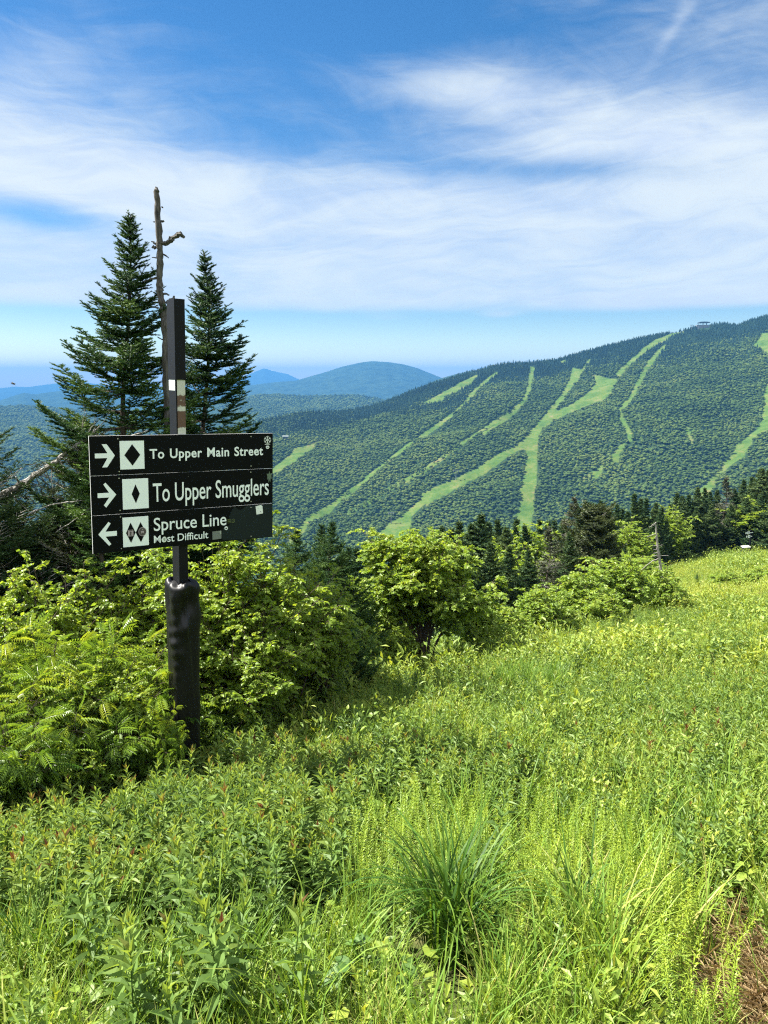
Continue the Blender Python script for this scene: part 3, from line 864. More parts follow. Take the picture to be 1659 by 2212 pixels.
# ------------------------------------------------------------------ ground cover of the meadow
PG = [(-200, 1745), (0, 1735), (200, 1690), (330, 1640), (450, 1632), (700, 1640), (830, 1640), (960, 1640), (1130, 1660), (1150, 1700), (980, 1730), (830, 1740), (760, 1765), (735, 1900), (650, 1955), (520, 1975), (380, 1985), (200, 1960), (0, 1960), (-200, 1960)]
PG2 = [(130, 2010), (330, 1985), (520, 2010), (580, 2080), (500, 2200), (250, 2212), (90, 2120)]
PF = [(740, 1800), (860, 1745), (1000, 1735), (1180, 1745), (1330, 1760), (1460, 1830), (1510, 1900), (1500, 1990), (1390, 2010), (1180, 1960), (1060, 1850), (960, 1890), (880, 1890), (800, 1900), (735, 1890)]
PF2 = [(1400, 2010), (1500, 1980), (1590, 2070), (1600, 2150), (1480, 2170), (1380, 2120)]
PB = [(1530, 1885), (1595, 1862), (1640, 1880), (1668, 1960), (1720, 2000), (1720, 2260), (1640, 2240), (1600, 2110), (1560, 2010)]
PB2 = [(1610, 1715), (1670, 1700), (1700, 1735), (1630, 1745)]
PM = [(1270, 1650), (1420, 1560), (1700, 1450), (1700, 1640), (1560, 1690), (1400, 1690)]
PMG = [(930, 1500), (1200, 1440), (1330, 1560), (1250, 1680), (1130, 1650), (900, 1640), (850, 1560)]   # a greener, grassier stretch
def polar_pts(d0, d1, a0, a1, dens):
    n = int(0.5 * (a1 - a0) * (d1 * d1 - d0 * d0) * dens)
    d = np.sqrt(d0 * d0 + (d1 * d1 - d0 * d0) * rng.random(n)); a = a0 + (a1 - a0) * rng.random(n)
    x, y = d * np.sin(a), d * np.cos(a)
    return x, y
def veg(x, y):
    z = ground_z(x, y); P = np.stack([x, y, z], -1)
    return P, proj(P + np.array([0, 0, .22]))
lists = {k: [] for k in ('golden', 'feather', 'grass', 'tall', 'weed', 'mix', 'clump', 'straw')}
def put(kind, P, s, ti):
    lists[kind].append((P, s, ti))
def sel(k, p):
    return k & (rng.random(k.shape) < p)
# near ground
x, y = polar_pts(1.2, 9.5, -1.0, 1.0, 200)
P, (u, v) = veg(x, y)
ed = edge_dist(x, y)
inG = inpoly(u, v, PG) & (ed < 0.9); inG2 = inpoly(u, v, PG2); inF = inpoly(u, v, PF); inF2 = inpoly(u, v, PF2); bare = inpoly(u, v, PB) | inpoly(u, v, PB2); inM = inpoly(u, v, PM)
ok = ed < 0.6
tv = (fbm(x * 1.3, y * 1.3, 3) - .45) * .55
def take(kind, k, s0, s1, t0=0.0, dz=0.0):
    n = int(k.sum())
    if n: put(kind, P[k] + np.array([0, 0, dz]), s0 + (s1 - s0) * rng.random(n), tv[k] + t0 + rng.normal(0, .07, n))
take('golden', sel(inG, .75), .52, .92, 0.05)
take('weed', sel(inG, .12), .8, 1.3, -.1)
take('golden', sel(inG2, .16), .7, 1.1, 0.02); take('grass', sel(inG2, .30), .8, 1.3, .02); take('weed', sel(inG2, .08), .6, 1.0, -.1)
take('feather', sel(inF | inF2, .95), .5, 1.0, .0); take('grass', sel(inF, .07), .8, 1.2, .05)
sedge = (((u - 975) / 95) ** 2 + ((v - 2010) / 95) ** 2 < 1) | (((u - 1235) / 55) ** 2 + ((v - 2040) / 60) ** 2 < 1)
inF &= ~sedge
rest = ok & ~(inG | inG2 | inF | inF2 | bare | sedge)
low = rest & (v > 1880)
take('grass', sel(low, .48), .45, .85, .08); take('tall', sel(low, .04), .6, 1.0, 0.0); take('feather', sel(low, .16), .4, .8, .0); take('clump', sel(low, .022), .4, .9, .02); take('mix', sel(low, .05), .6, 1.0, 0); take('weed', sel(low, .05), .5, 1.0, -.05); take('golden', sel(low & (u < 700), .03), .7, 1.0, .02)
mid = rest & (v <= 1880)
lump = np.clip((fbm(x * .9 + 40, y * .9, 3) - .36) * 4.5, 0.05, 1)
take('clump', sel(mid, .030 * 1) & (rng.random(len(x)) < lump), .6, 1.5, .04)
take('mix', sel(mid, .14), .6, 1.15, .12); take('grass', sel(mid, .15), .7, 1.1, -.02); take('golden', sel(mid & ~inM, .09), .55, .9, -.05); take('golden', sel(mid & inM, .22), .55, .9, .08); take('weed', sel(mid, .03), .8, 1.2, 0); take('tall', sel(mid & (v > 1650), .03), .7, 1.1, -.05)
take('straw', sel(bare, .55), .6, 1.2, 0); take('grass', sel(bare, .05), .3, .6, .15); take('feather', sel(bare & (u < 1600), .12), .5, .8, .1)
# the middle of the meadow
x, y = polar_pts(9.5, 26, -.14, .85, 46)
P, (u, v) = veg(x, y); ed = edge_dist(x, y); ok = ed < 0.5
tv = (fbm(x * .5, y * .5, 3) - .45) * .75
gr = inpoly(u, v, PMG); inM = inpoly(u, v, PM)
lump = np.clip((fbm(x * .55 + 40, y * .55, 4) - .38) * 5, 0.04, 1)
take('clump', sel(ok & ~gr, .14) & (rng.random(len(x)) < lump), .7, 1.9, .16)
take('mix', sel(ok & ~gr, .50), .7, 1.3, .15); take('mix', sel(ok & gr, .30), .7, 1.2, .0); take('grass', sel(ok & gr, .70), .9, 1.4, -.04); take('tall', sel(ok & gr, .22), .7, 1.1, -.10); take('grass', sel(ok & ~gr, .12), .8, 1.2, .05); take('golden', sel(ok & ~gr, .20), .6, 1.0, .0); take('golden', sel(ok & inM, .4), .6, .95, .10)
# rough growth on the steeper bank beyond the edge
x, y = polar_pts(3.0, 32, -1.15, .35, 14)
P, (u, v) = veg(x, y); ed = edge_dist(x, y); ok = (ed > .6) & (ed < 16)
tv = (fbm(x * .5, y * .5, 3) - .45) * .5
take('clump', sel(ok, .30), .8, 2.2, -.15); take('mix', sel(ok, .55), .9, 1.5, -.1)
# the far meadow
x, y = polar_pts(26, 120, .05, .80, 7.5)
P, (u, v) = veg(x, y); ed = edge_dist(x, y); ok = ed < 0.8
tv = (fbm(x * .12, y * .12, 4) - .42) * .8
fr = np.clip(np.hypot(x, y) / 45, 1, 2.2)
lump = np.clip((fbm(x * .16 + 40, y * .16, 4) - .42) * 5, 0.0, 1)
take('clump', sel(ok, .22) & (rng.random(len(x)) < lump), 1.2, 3.2, .08)
take('mix', sel(ok, .9), 1.2, 2.0, .16); take('grass', sel(ok, .35), 1.2, 1.8, .18)
protos = {
    'golden': [goldenrod(i_, .5 + .05 * (i_ % 3)) for i_ in range(8)], 'feather': [feathery(i_) for i_ in range(5)],
    'grass': [grass_tuft(i_, heads=(1 if i_ == 2 else 0)) for i_ in range(6)], 'tall': [grass_tuft(20 + i_, 20, .62, .0085, 1.3, (.35, .8), 1 if i_ < 2 else 0) for i_ in range(5)],
    'weed': [weed(i_) for i_ in range(6)], 'mix': [meadow_mix(i_) for i_ in range(6)], 'clump': [clump(i_) for i_ in range(6)], 'straw': [straw(i_) for i_ in range(3)]}
names = {
    'golden': ('goldenrod_patch', 'dense patch of upright leafy goldenrod stems with reddish tips', 'plants'),
    'feather': ('feathery_ground_cover', 'bright yellow-green feathery herbs with very fine narrow leaves', 'plants'),
    'grass': ('meadow_grass', 'fine green meadow grass growing all over the slope', 'grass'),
    'tall': ('tall_grass', 'tall arching grass with drooping seed heads in the foreground', 'grass'),
    'weed': ('broadleaf_weeds', 'low broad-leaved weeds scattered among the grass', 'plants'),
    'mix': ('meadow_undergrowth', 'mixed low leafy meadow plants filling the open slope', 'plants'),
    'clump': ('leafy_undergrowth', 'small rounded leafy clumps making the meadow lumpy', 'plants'),
    'straw': ('dry_straw', 'bare patch of dry brown straw at the right edge', 'straw')}
for k, L in lists.items():
    if not L:
        continue
    P = np.concatenate([a for a, _, _ in L]); s = np.concatenate([b_ for _, b_, _ in L]); ti = np.concatenate([c for _, _, c in L])
    n = len(P)
    rot = np.stack([rng.normal(0, .10, n), rng.normal(0, .10, n), rng.random(n) * 6.28], -1)
    nm, lb, ct = names[k]
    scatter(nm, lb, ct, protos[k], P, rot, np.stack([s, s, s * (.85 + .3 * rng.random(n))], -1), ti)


# ------------------------------------------------------------------ conifers
m_bark = bark_mat('spruce_bark', (0.030, 0.024, 0.018), (0.085, 0.070, 0.055))
m_deadbark = bark_mat('weathered_wood', (0.032, 0.029, 0.027), (0.125, 0.118, 0.108), 45.0, 0.08)
m_silver = bark_mat('silver_dead_wood', (0.11, 0.10, 0.09), (0.36, 0.345, 0.315), 30.0, 0.1)
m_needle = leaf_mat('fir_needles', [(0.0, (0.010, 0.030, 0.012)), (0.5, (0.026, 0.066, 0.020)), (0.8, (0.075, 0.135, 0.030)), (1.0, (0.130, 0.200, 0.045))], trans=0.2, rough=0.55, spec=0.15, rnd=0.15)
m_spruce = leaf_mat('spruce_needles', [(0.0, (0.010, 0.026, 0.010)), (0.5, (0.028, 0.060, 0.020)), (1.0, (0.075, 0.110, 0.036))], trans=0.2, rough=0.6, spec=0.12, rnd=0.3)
m_olive = leaf_mat('olive_needles', [(0.0, (0.016, 0.026, 0.009)), (0.5, (0.038, 0.055, 0.015)), (1.0, (0.085, 0.100, 0.030))], trans=0.2, rough=0.55, spec=0.25, rnd=0.25)
m_grey = leaf_mat('thinning_needles', [(0.0, (0.030, 0.038, 0.024)), (0.5, (0.060, 0.072, 0.040)), (1.0, (0.115, 0.115, 0.075))], trans=0.15, rough=0.6, spec=0.2, rnd=0.25)
m_fresh = leaf_mat('fresh_fir_needles', [(0.0, (0.024, 0.062, 0.014)), (0.5, (0.065, 0.140, 0.026)), (1.0, (0.150, 0.230, 0.050))], trans=0.28, rough=0.45, spec=0.35, rnd=0.2)

def needles(mb, A, B, tint, ln, wd, gap, r_, mi=0, lift=0.15):
    """clothe the twigs A-B with needles"""
    A, B = np.asarray(A), np.asarray(B)
    L = np.linalg.norm(B - A, axis=1)
    n = np.maximum((L / gap).astype(int), 2)
    k = np.repeat(np.arange(len(A)), n)
    f = r_.random(len(k)) * 1.06
    D = nrm(B - A)[k]
    P = A[k] + (B - A)[k] * f[:, None]
    S_ = nrm(np.cross(D, UP + r_.normal(0, .05, D.shape)))
    U_ = np.cross(S_, D)
    ang = r_.normal(0, 0.55, len(k)) + np.where(r_.random(len(k)) < .5, 0, math.pi)
    rad = S_ * np.cos(ang)[:, None] + U_ * (np.sin(ang) * .8 + lift)[:, None]
    Y = nrm(D * (.55 + .35 * r_.random((len(k), 1))) + rad * .8)
    X, Y, Z = frames(Y, D + UP * .2 + r_.normal(0, .3, D.shape))
    l = ln * (.75 + .5 * r_.random(len(k)))
    mb.stamp(NEEDLE_V, NEEDLE_F, P, X, Y, Z, np.stack([np.full(len(k), wd), l, l], -1), np.asarray(tint)[k] + r_.normal(0, .06, len(k)) + .12 * (f > .8), mi)

def conifer_meshes(seed, H, prof, gap_w, per, nd, mats, low=0.05, tr=0.05, sub=True, dead_low=0.0, up=(55, -8), curl=0.25, twig=0.4, bare=0.0, tintb=0.45, lean=(0, 0), dens=1.0):
    """trunk and crown of a spruce or fir; prof gives branch length against distance below the tip"""
    r_ = np.random.default_rng(seed)
    wood, fol = MB(), MB()
    zz = np.linspace(-1.5, H, 26)
    wob = lambda z: np.stack([lean[0] * z + .012 * H * np.sin(z * 1.3 + seed), lean[1] * z + .010 * H * np.cos(z * 1.1 + seed), z], -1)
    wood.tube(wob(zz), np.interp(zz, [-1.5, 0, H], [tr * 1.25, tr, .006 if H < 12 else .02]), 8)
    A, B, T, AT = [], [], [], []
    z = H - gap_w * .6
    A.append(wob(np.array([H - gap_w * 1.1]))[0]); B.append(wob(np.array([H + gap_w * .1]))[0]); T.append(.55)
    k_w = 0
    while z > H * low:
        dt = H - z
        bl = float(np.interp(dt, *prof))
        np_ = max(3, int(round(per * (.75 + .5 * r_.random()))))
        a0 = r_.random() * 6.28
        for b_ in range(np_):
            if r_.random() > dens: continue
            th = a0 + b_ * 6.283 / np_ + r_.normal(0, .25)
            l = bl * (.42 + .80 * r_.random())
            el = math.radians(np.interp(dt, [0, H * .25, H], [up[0], (up[0] + up[1]) * .42, up[1]]) + r_.normal(0, 7))
            s = np.linspace(0, 1, 7)
            d = np.array([math.cos(th), math.sin(th)])
            rr = l * s * math.cos(el); hh = l * (s * math.sin(el) - .16 * np.sin(s * math.pi) * min(1, dt / H * 2) + curl * s ** 3 * min(1, dt / H * 2))
            c0 = wob(np.array([z + r_.normal(0, gap_w * .10)]))[0]
            P = np.stack([c0[0] + rr * d[0], c0[1] + rr * d[1], c0[2] + hh], -1)
            dead = r_.random() < (dead_low if z < H * .35 else bare)
            wood.tube(P, np.linspace(max(.006, .028 * l) * .55, .0025, 7), 4, .4, 1 if dead else 0, False)
            tb = tintb + r_.normal(0, .12)
            t0 = .0 if dt < H * .25 else .18
            nt = max(3, int(l / (gap_w * .42)))
            for q in np.linspace(t0 + .06, .97, nt):
                p = np.array([np.interp(q, s, P[:, i]) for i in range(3)])
                bd = nrm(np.array([np.interp(min(1, q + .05), s, P[:, i]) - np.interp(max(0, q - .05), s, P[:, i]) for i in range(3)]))
                sd = nrm(np.cross(bd, UP))
                for side in (-1, 1):
                    tl = (twig * l * (1.05 - q) + .22 * gap_w + .05 * l) * (.7 + .5 * r_.random())
                    td = nrm(bd * .75 + sd * side * (.65 + .2 * r_.random()) + UP * r_.normal(.02, .10))
                    e = p + td * tl + np.array([0, 0, -.06 * tl])
                    if dead:
                        wood.tube([p, (p + e) / 2, e], [.004, .003, .0015], 3, .5, 1, False); continue
                    A.append(p); B.append(e); T.append(tb + .10 * q)
                    if sub and tl > gap_w * .55:
                        for w_ in (.35, .65):
                            for s2 in (-1, 1):
                                p2 = p + (e - p) * w_
                                d2 = nrm(td * .75 + np.cross(td, UP) * s2 * .7 + UP * r_.normal(0, .12))
                                A.append(p2); B.append(p2 + d2 * tl * .42 * (1.15 - w_)); T.append(tb + .15)
            if not dead:
                for i in range(2 if dt > H * .2 else 0, 6):
                    A.append(P[i]); B.append(P[i + 1]); T.append(tb)
        z -= gap_w * (.75 + .5 * r_.random()) * (.55 + .45 * min(1, dt / (H * .3)))
        k_w += 1
    needles(fol, A, B, np.array(T), nd[0], nd[1], nd[2], r_)
    return wood.mesh('trunk', [mats[0], m_silver]), fol.mesh('crown', mats[1])
def tree_from(name, meshes, label, cat, loc, group=None, rz=0.0, sc=1.0, scz=None):
    o = thing(name, label, cat, loc, group, (0, 0, rz)); o.scale = (sc, sc, scz or sc)
    for nm, me in zip(('trunk', 'crown'), meshes):
        c = bpy.data.objects.new(nm, me); COL.objects.link(c); c.parent = o
    return o

# --- the two tall firs behind the sign
def base_at(u, v, y):
    p = at_depth(u, v, y); return np.array([p[0], p[1], float(ground_z(p[0], p[1]))])
def tall_fir(u, vt, y, seed, prof, label, **kw):
    b_ = base_at(u, vt, y); top = at_depth(u, vt, y)[2]
    H = top - b_[2]
    kw = {**dict(gap_w=.185, per=7, nd=(.030, .0090, .0025), tintb=.40, mats=(m_bark, m_needle), low=.12, tr=.085, dead_low=.22, up=(52, -14), curl=.16, twig=.50), **kw}
    return tree_from('balsam_fir', conifer_meshes(seed, H, prof, **kw), label, 'tree', b_, 'tall firs beside the signpost')
tall_fir(258, 458, 9.8, 11, ([0, .3, .8, 1.25, 1.6, 2.1, 2.7, 3.6, 5, 8], [.05, .16, .31, .48, .62, .86, .96, 1.02, 1.05, 1.05]), 'taller of the two firs, left of the bare dead trunk')
tall_fir(430, 545, 10.6, 12, ([0, .25, .6, 1.0, 1.5, 2.0, 2.6, 3.4, 5, 8], [.05, .15, .25, .40, .58, .70, .76, .82, .85, .85]), 'slimmer fir rising right of the black signpost')

# --- dead snag between them
def u_path(pts, y):
    P = np.array([at_depth(u, v, y + (r_[1] if len(r_) > 1 else 0)) for u, v, *r_ in pts])
    rad = np.array([p[2] for p in pts]) / F * y * .78
    return P, rad
def jag(P, rad, n=5, amp=.25, seed=0):
    r_ = np.random.default_rng(seed)
    t_ = np.linspace(0, len(P) - 1, (len(P) - 1) * n + 1)
    Q = np.stack([np.interp(t_, np.arange(len(P)), P[:, i]) for i in range(3)], -1)
    q = np.interp(t_, np.arange(len(P)), rad)
    Q += r_.normal(0, amp, Q.shape) * q[:, None]
    return Q, q * (1 + r_.normal(0, .10, len(q)))
def snag(name, label, y, trunk, stubs, mat_, base_u):
    pts, rad = u_path(trunk, y)
    b_ = np.array([pts[-1, 0], pts[-1, 1], float(ground_z(pts[-1, 0], pts[-1, 1]))])
    o = thing(name, label, 'dead tree', b_)
    pts = np.concatenate([pts, [b_ - [0, 0, .3]]]); rad = np.concatenate([rad, [rad[-1] * 1.1]])
    mb = MB(); Q, q = jag(pts, rad, 6, .12, 3); mb.tube(Q - b_, q, 9)
    me = mb.mesh('trunk', mat_, True); c = bpy.data.objects.new('trunk', me); COL.objects.link(c); c.parent = o
    for i, st in enumerate(stubs):
        P, r_ = u_path(st, y); mb = MB(); Q, q = jag(P, r_ * (1.35 if y < 20 else 1), 4, .4, i); mb.tube(Q - b_, q, 5)
        c = bpy.data.objects.new('branch', mb.mesh('branch', mat_)); COL.objects.link(c); c.parent = o
    return o
snag('dead_trunk', 'tall bare grey dead trunk with a crooked arm near its top', 9.7,
     [(336.5, 403, 1.2), (338, 409, 5.0), (338.8, 414, 6.8), (341, 450, 7.5), (344, 520, 8.5), (346, 560, 8.5), (344, 610, 8.5), (346, 640, 9), (353, 666, 11), (356, 690, 10), (358, 760, 10.5), (361, 850, 11), (363, 930, 11.5), (366, 1100, 13)],
     [[(346, 527, 4), (364, 524, 4.5), (372, 516, 4, -.1), (386, 508, 5, -.1), (396, 513, 2.5, -.1)], [(386, 509, 3, -.1), (390, 500, 1.5)], [(366, 523, 2.5), (367, 513, 2.5), (381, 512, 1)], [(341, 528, 3), (327, 521, 1.2)], [(341, 533, 3.5), (328, 534, 2.5)],
      [(340, 478, 2), (331, 479, 1)], [(348, 478, 2), (354, 477, 2.2)], [(345, 557, 1.8), (328, 556, 1)], [(352, 548, 2), (364, 557, 1)], [(340, 598, 3), (322, 605, 2), (310, 609, 1)], [(355, 634, 2.5), (366, 637, 1.5)],
      [(360, 655, 4), (372, 647, 4), (378, 639, 1.5)], [(342, 665, 2), (330, 662, 1)], [(352, 735, 1.5), (340, 728, 1)], [(357, 790, 2), (342, 786, 1.2)], [(340, 440, 1.6), (335, 441, .8)], [(349, 447, 1.5), (353, 449, .8)]], m_deadbark, 0)

# --- the dark tangle of old spruces at the left
OLD = 'weathered spruces left of the sign'
def old_spruce(u, vt, y, seed, prof, label, mats, **kw):
    b_ = base_at(u, vt, y); top = at_depth(u, vt, y)[2]; H = max(top - b_[2], 1.5)
    kw = {**dict(gap_w=.16, per=7, nd=(.026, .009, .0042), low=.05, tr=.07, dead_low=.35, up=(40, -12), curl=.18, twig=.42, bare=.12, tintb=.45), **kw}
    return tree_from('old_spruce', conifer_meshes(seed, H, prof, mats=mats, **kw), label, 'tree', b_, OLD)
wide = ([0, .3, 1, 2, 4, 8], [.12, .4, .85, 1.15, 1.35, 1.5])
mid_ = ([0, .3, 1, 2, 4, 8], [.08, .25, .5, .75, 1.0, 1.1])
old_spruce(165, 905, 10.4, 21, mid_, 'olive brown thinning spruce right behind the left end of the sign', (m_bark, m_olive), bare=.15)
old_spruce(-95, 690, 8.8, 22, ([0, .5, 1.2, 2.0, 3.5, 8], [.1, .3, .42, .62, .95, 1.1]), 'dark spruce cut off by the left edge, twigs hanging', (m_bark, m_spruce), bare=.25, dead_low=.5)
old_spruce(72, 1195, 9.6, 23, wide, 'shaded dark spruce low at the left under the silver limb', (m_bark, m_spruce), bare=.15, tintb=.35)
old_spruce(205, 960, 9.0, 24, ([0, .2, .6, 1.2, 2, 6], [.06, .16, .28, .34, .42, .6]), 'fresh light green young fir half hidden by the sign', (m_bark, m_fresh), gap_w=.14, bare=0, dead_low=.1, up=(40, 0), dens=.8)
old_spruce(120, 1110, 10.2, 25, wide, 'olive spruce with many bare twigs below the silver limb', (m_bark, m_olive), bare=.22, tintb=.3)
old_spruce(28, 1135, 10.0, 29, wide, 'dark spruce straight below the thick end of the silver limb', (m_bark, m_spruce), per=8, bare=.1, tintb=.3)
old_spruce(150, 1150, 9.3, 30, wide, 'olive green spruce low beside the lowest board', (m_bark, m_olive), per=8, bare=.15, tintb=.25)
old_spruce(95, 1230, 8.8, 19, wide, 'lowest dark spruce just above the leafy bushes at left', (m_bark, m_spruce), per=8, bare=.15, tintb=.3)
old_spruce(105, 1050, 9.9, 15, mid_, 'dark spruce spire just left of the sign behind the silver limb', (m_bark, m_spruce), per=8, bare=.12, tintb=.3)
old_spruce(15, 1075, 9.6, 16, wide, 'broad dark spruce at the left edge crossed by the silver limb', (m_bark, m_spruce), per=8, bare=.15, tintb=.28)
old_spruce(180, 1060, 9.9, 17, wide, 'dark spruce pressed against the left ends of the two lower boards', (m_bark, m_spruce), per=8, bare=.1, tintb=.28)
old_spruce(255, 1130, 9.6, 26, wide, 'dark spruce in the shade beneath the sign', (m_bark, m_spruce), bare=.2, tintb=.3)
old_spruce(-20, 1150, 8.6, 27, wide, 'dark dense spruce low against the left edge', (m_bark, m_spruce), bare=.3, tintb=.3)
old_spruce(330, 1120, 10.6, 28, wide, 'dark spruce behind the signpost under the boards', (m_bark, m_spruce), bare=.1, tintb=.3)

# leaning dead spruce with a thick silver limb
def limb_tree():
    y = 9.2
    P, rad = u_path([(-60, 1108, 11), (0, 1072, 9.5), (60, 1038, 8.5), (110, 1004, 7), (150, 975, 6, .1), (180, 950, 4, .1), (206, 932, 2, .1)], y)
    b_ = np.array([P[0, 0] - .6, P[0, 1] + .2, float(ground_z(P[0, 0] - .6, P[0, 1] + .2))])
    o = thing('leaning_spruce', 'half dead spruce leaning out from the left edge with a thick silver limb', 'dead tree', b_)
    P = np.concatenate([[b_ - [0, 0, .2], b_ + [.12, 0, .8]], P]); rad = np.concatenate([[.085, .08], rad])
    mb = MB(); Q, q = jag(P, rad, 7, .22, 9); mb.tube(Q - b_, q, 8)
    r_ = np.random.default_rng(5)
    A, B, T = [], [], []
    for i in range(20, len(Q) - 2):
        for k in range(2):
            d = nrm(np.array([r_.normal(.5, .4), r_.normal(0, .6), r_.normal(-.25, .45)]))
            l = .15 + .35 * r_.random()
            p = Q[i] - b_; e = p + d * l + np.array([0, 0, -.1 * l])
            mb.tube([p, (p + e) / 2 + r_.normal(0, .02, 3), e], [.007, .005, .002], 4, .5, 0, False)
            if r_.random() < .75:
                for f_ in np.linspace(.2, .95, 6):
                    for s_ in (-1, 1):
                        p2 = p + (e - p) * f_; d2 = nrm(d * .6 + np.cross(d, UP) * s_ * .7 + r_.normal(0, .25, 3))
                        A.append(p2); B.append(p2 + d2 * (.06 + .10 * r_.random())); T.append(.4 + r_.normal(0, .15))
    c = bpy.data.objects.new('trunk', mb.mesh('trunk', m_silver)); COL.objects.link(c); c.parent = o
    fb = MB(); needles(fb, A, B, np.array(T), .022, .006, .004, r_)
    c = bpy.data.objects.new('crown', fb.mesh('crown', m_olive)); COL.objects.link(c); c.parent = o
    for j, st in enumerate(([(0, 1315, 3), (40, 1300, 3), (80, 1275, 2.5), (118, 1240, 1.2)], [(30, 1290, 1.2), (45, 1262, 1.2), (68, 1262, 1), (86, 1278, .8)], [(60, 1112, 2), (110, 1090, 1.6), (170, 1082, 1), (210, 1080, .7)],
                            [(120, 1150, 1.2), (165, 1120, 1.6), (200, 1095, 1)], [(190, 1015, 1), (225, 990, 1.4), (262, 975, 1)], [(255, 965, 1.4), (285, 940, 1.6), (320, 930, 1.2)])):
        P, rad = u_path(st, y - .25); Q, q = jag(P, rad, 5, .5, j)
        mb = MB(); mb.tube(Q - b_, q, 4)
        c = bpy.data.objects.new('bare_branch', mb.mesh('bare_branch', m_silver)); COL.objects.link(c); c.parent = o
limb_tree()

# --- firs between the bushes and the forest edge
def fir_at(name, u, vt, y, proto, label, group, wmul=1.0, rz=None):
    b_ = base_at(u, vt, y); top = at_depth(u, vt, y)[2]; H = max(top - b_[2], .6)
    s = H / proto['H']
    return dup(proto['o'], b_, rng.random() * 6.28 if rz is None else rz, s * wmul, label, group, s) if proto['used'] else first(proto, b_, s, wmul, label, group)
def first(proto, b_, s, wmul, label, group):
    proto['used'] = True
    o = proto['o']; o.location = b_; o.scale = (s * wmul, s * wmul, s); o['label'] = label; o['group'] = group
    return o
def proto(name, seed, H, prof, mats, **kw):
    return {'o': tree_from(name, conifer_meshes(seed, H, prof, mats=mats, **kw), name, 'tree', (0, 0, 0)), 'H': H, 'used': False}
def pf(H, w): return ([0, H * .06, H * .2, H * .45, H * .75, H], [.008 * H, w * H * .11, w * H * .34, w * H * .70, w * H, w * H])
MIDN = dict(gap_w=.30, per=6, nd=(.075, .026, .017), low=.04, tr=.09, dead_low=.1, up=(50, -8), curl=.25)
FARN = dict(gap_w=.36, per=8, nd=(.17, .085, .036), low=.03, tr=.10, dead_low=.05, up=(44, -14), curl=.18, sub=False, twig=.5)
K = {
    'mid_fir': proto('fir', 31, 6.0, pf(6, .26), (m_bark, m_needle), **{**MIDN, 'nd': (.042, .015, .0065), 'gap_w': .22, 'per': 7.5, 'twig': .5, 'tintb': .40}),
    'mid_fresh': proto('fir', 32, 5.0, pf(5, .30), (m_bark, m_fresh), **{**MIDN, 'nd': (.042, .014, .0070), 'gap_w': .22, 'twig': .5}),
    'dark_a': proto('spruce', 33, 9.0, pf(9, .20), (m_bark, m_spruce), **FARN),
    'dark_b': proto('spruce', 34, 9.0, pf(9, .16), (m_bark, m_spruce), **{**FARN, 'bare': .08}),
    'dark_c': proto('spruce', 35, 9.0, pf(9, .23), (m_bark, m_spruce), **{**FARN, 'tintb': .55}),
    'olive': proto('spruce', 36, 9.0, ([0, .3, 1, 2.5, 5, 9], [.35, .8, 1.7, 2.5, 2.9, 2.6]), (m_bark, m_olive), **{**FARN, 'bare': .05, 'tintb': .4}),
    'grey': proto('spruce', 37, 9.0, pf(9, .17), (m_bark, m_grey), **{**FARN, 'bare': .35, 'dead_low': .5, 'dens': .8})}
ROW = 'spruces along the forest edge'
for (u, v, y, k, wm, lb) in (
    (713, 1127, 12.2, 'mid_fir', 1.0, 'dark fir with twin neighbour, right of the sign above the leafy bush'),
    (690, 1131, 12.8, 'mid_fir', .85, 'dark fir just left of its taller twin near the sign'),
    (748, 1180, 12.6, 'mid_fir', 1.0, 'lower dark fir between the twin firs and the round maple'),
    (636, 1143, 13.5, 'mid_fir', 1.1, 'dark fir top showing just right of the sign'),
    (690, 1235, 10.6, 'mid_fresh', 1.0, 'fir with light green tips below the twin firs'),
    (742, 1290, 10.8, 'mid_fir', 1.3, 'bushy dark fir at the foot of the twin firs'),
    (660, 1400, 9.2, 'mid_fresh', 1.2, 'small fresh green fir in the shade right of the leafy bush'),
    (802, 1372, 11.6, 'mid_fresh', .9, 'small light green fir seedling left of the maple stems'),
    (1505, 1240, 33, 'mid_fresh', 1.4, 'low bushy green fir alone in the meadow at right')):
    fir_at('fir', u, v, y, K[k], lb, 'young firs around the maple', wm)
for (u, v, y, k, wm, lb) in (
    (1282, 1096, 38, 'olive', 1.0, 'broad olive brown spruce, the widest at the forest edge'),
    (1188, 1140, 33, 'grey', 1.35, 'greyish thinning spruce left of the broad olive one'),
    (1238, 1072, 44, 'grey', 1.0, 'thin grey spruce with a bare top left of the olive one'),
    (1571, 1030, 82, 'grey', 1.2, 'tall spruce with a pale dead top at far right'),
    (1645, 1012, 84, 'dark_c', 1.2, 'tallest spruce at the right edge of the photo'),
    (1038, 1110, 40, 'dark_a', 1.1, 'dark pointed spruce above the right side of the maple'),
    (951, 1138, 36, 'dark_b', 1.0, 'slim dark spruce peeping over the top of the maple'),
    (802, 1164, 30, 'dark_a', 1.0, 'dark spruce just left of the maple crown'),
    (1297, 1080, 62, 'dark_b', .8, 'slim dark spire behind the broad olive spruce'),
    (1373, 1066, 66, 'dark_b', 1.0, 'tall dark spire left of the pale bare snag'),
    (1463, 1064, 80, 'dark_a', 1.0, 'tall dark spruce above the crest of the meadow'),
    (1510, 1052, 84, 'dark_c', 1.0, 'wide dark spruce behind the crest of the meadow')):
    fir_at('spruce', u, v, y, K[k], lb, ROW, wm)
SH = 'dark spruce in the crowded forest edge beyond the meadow'
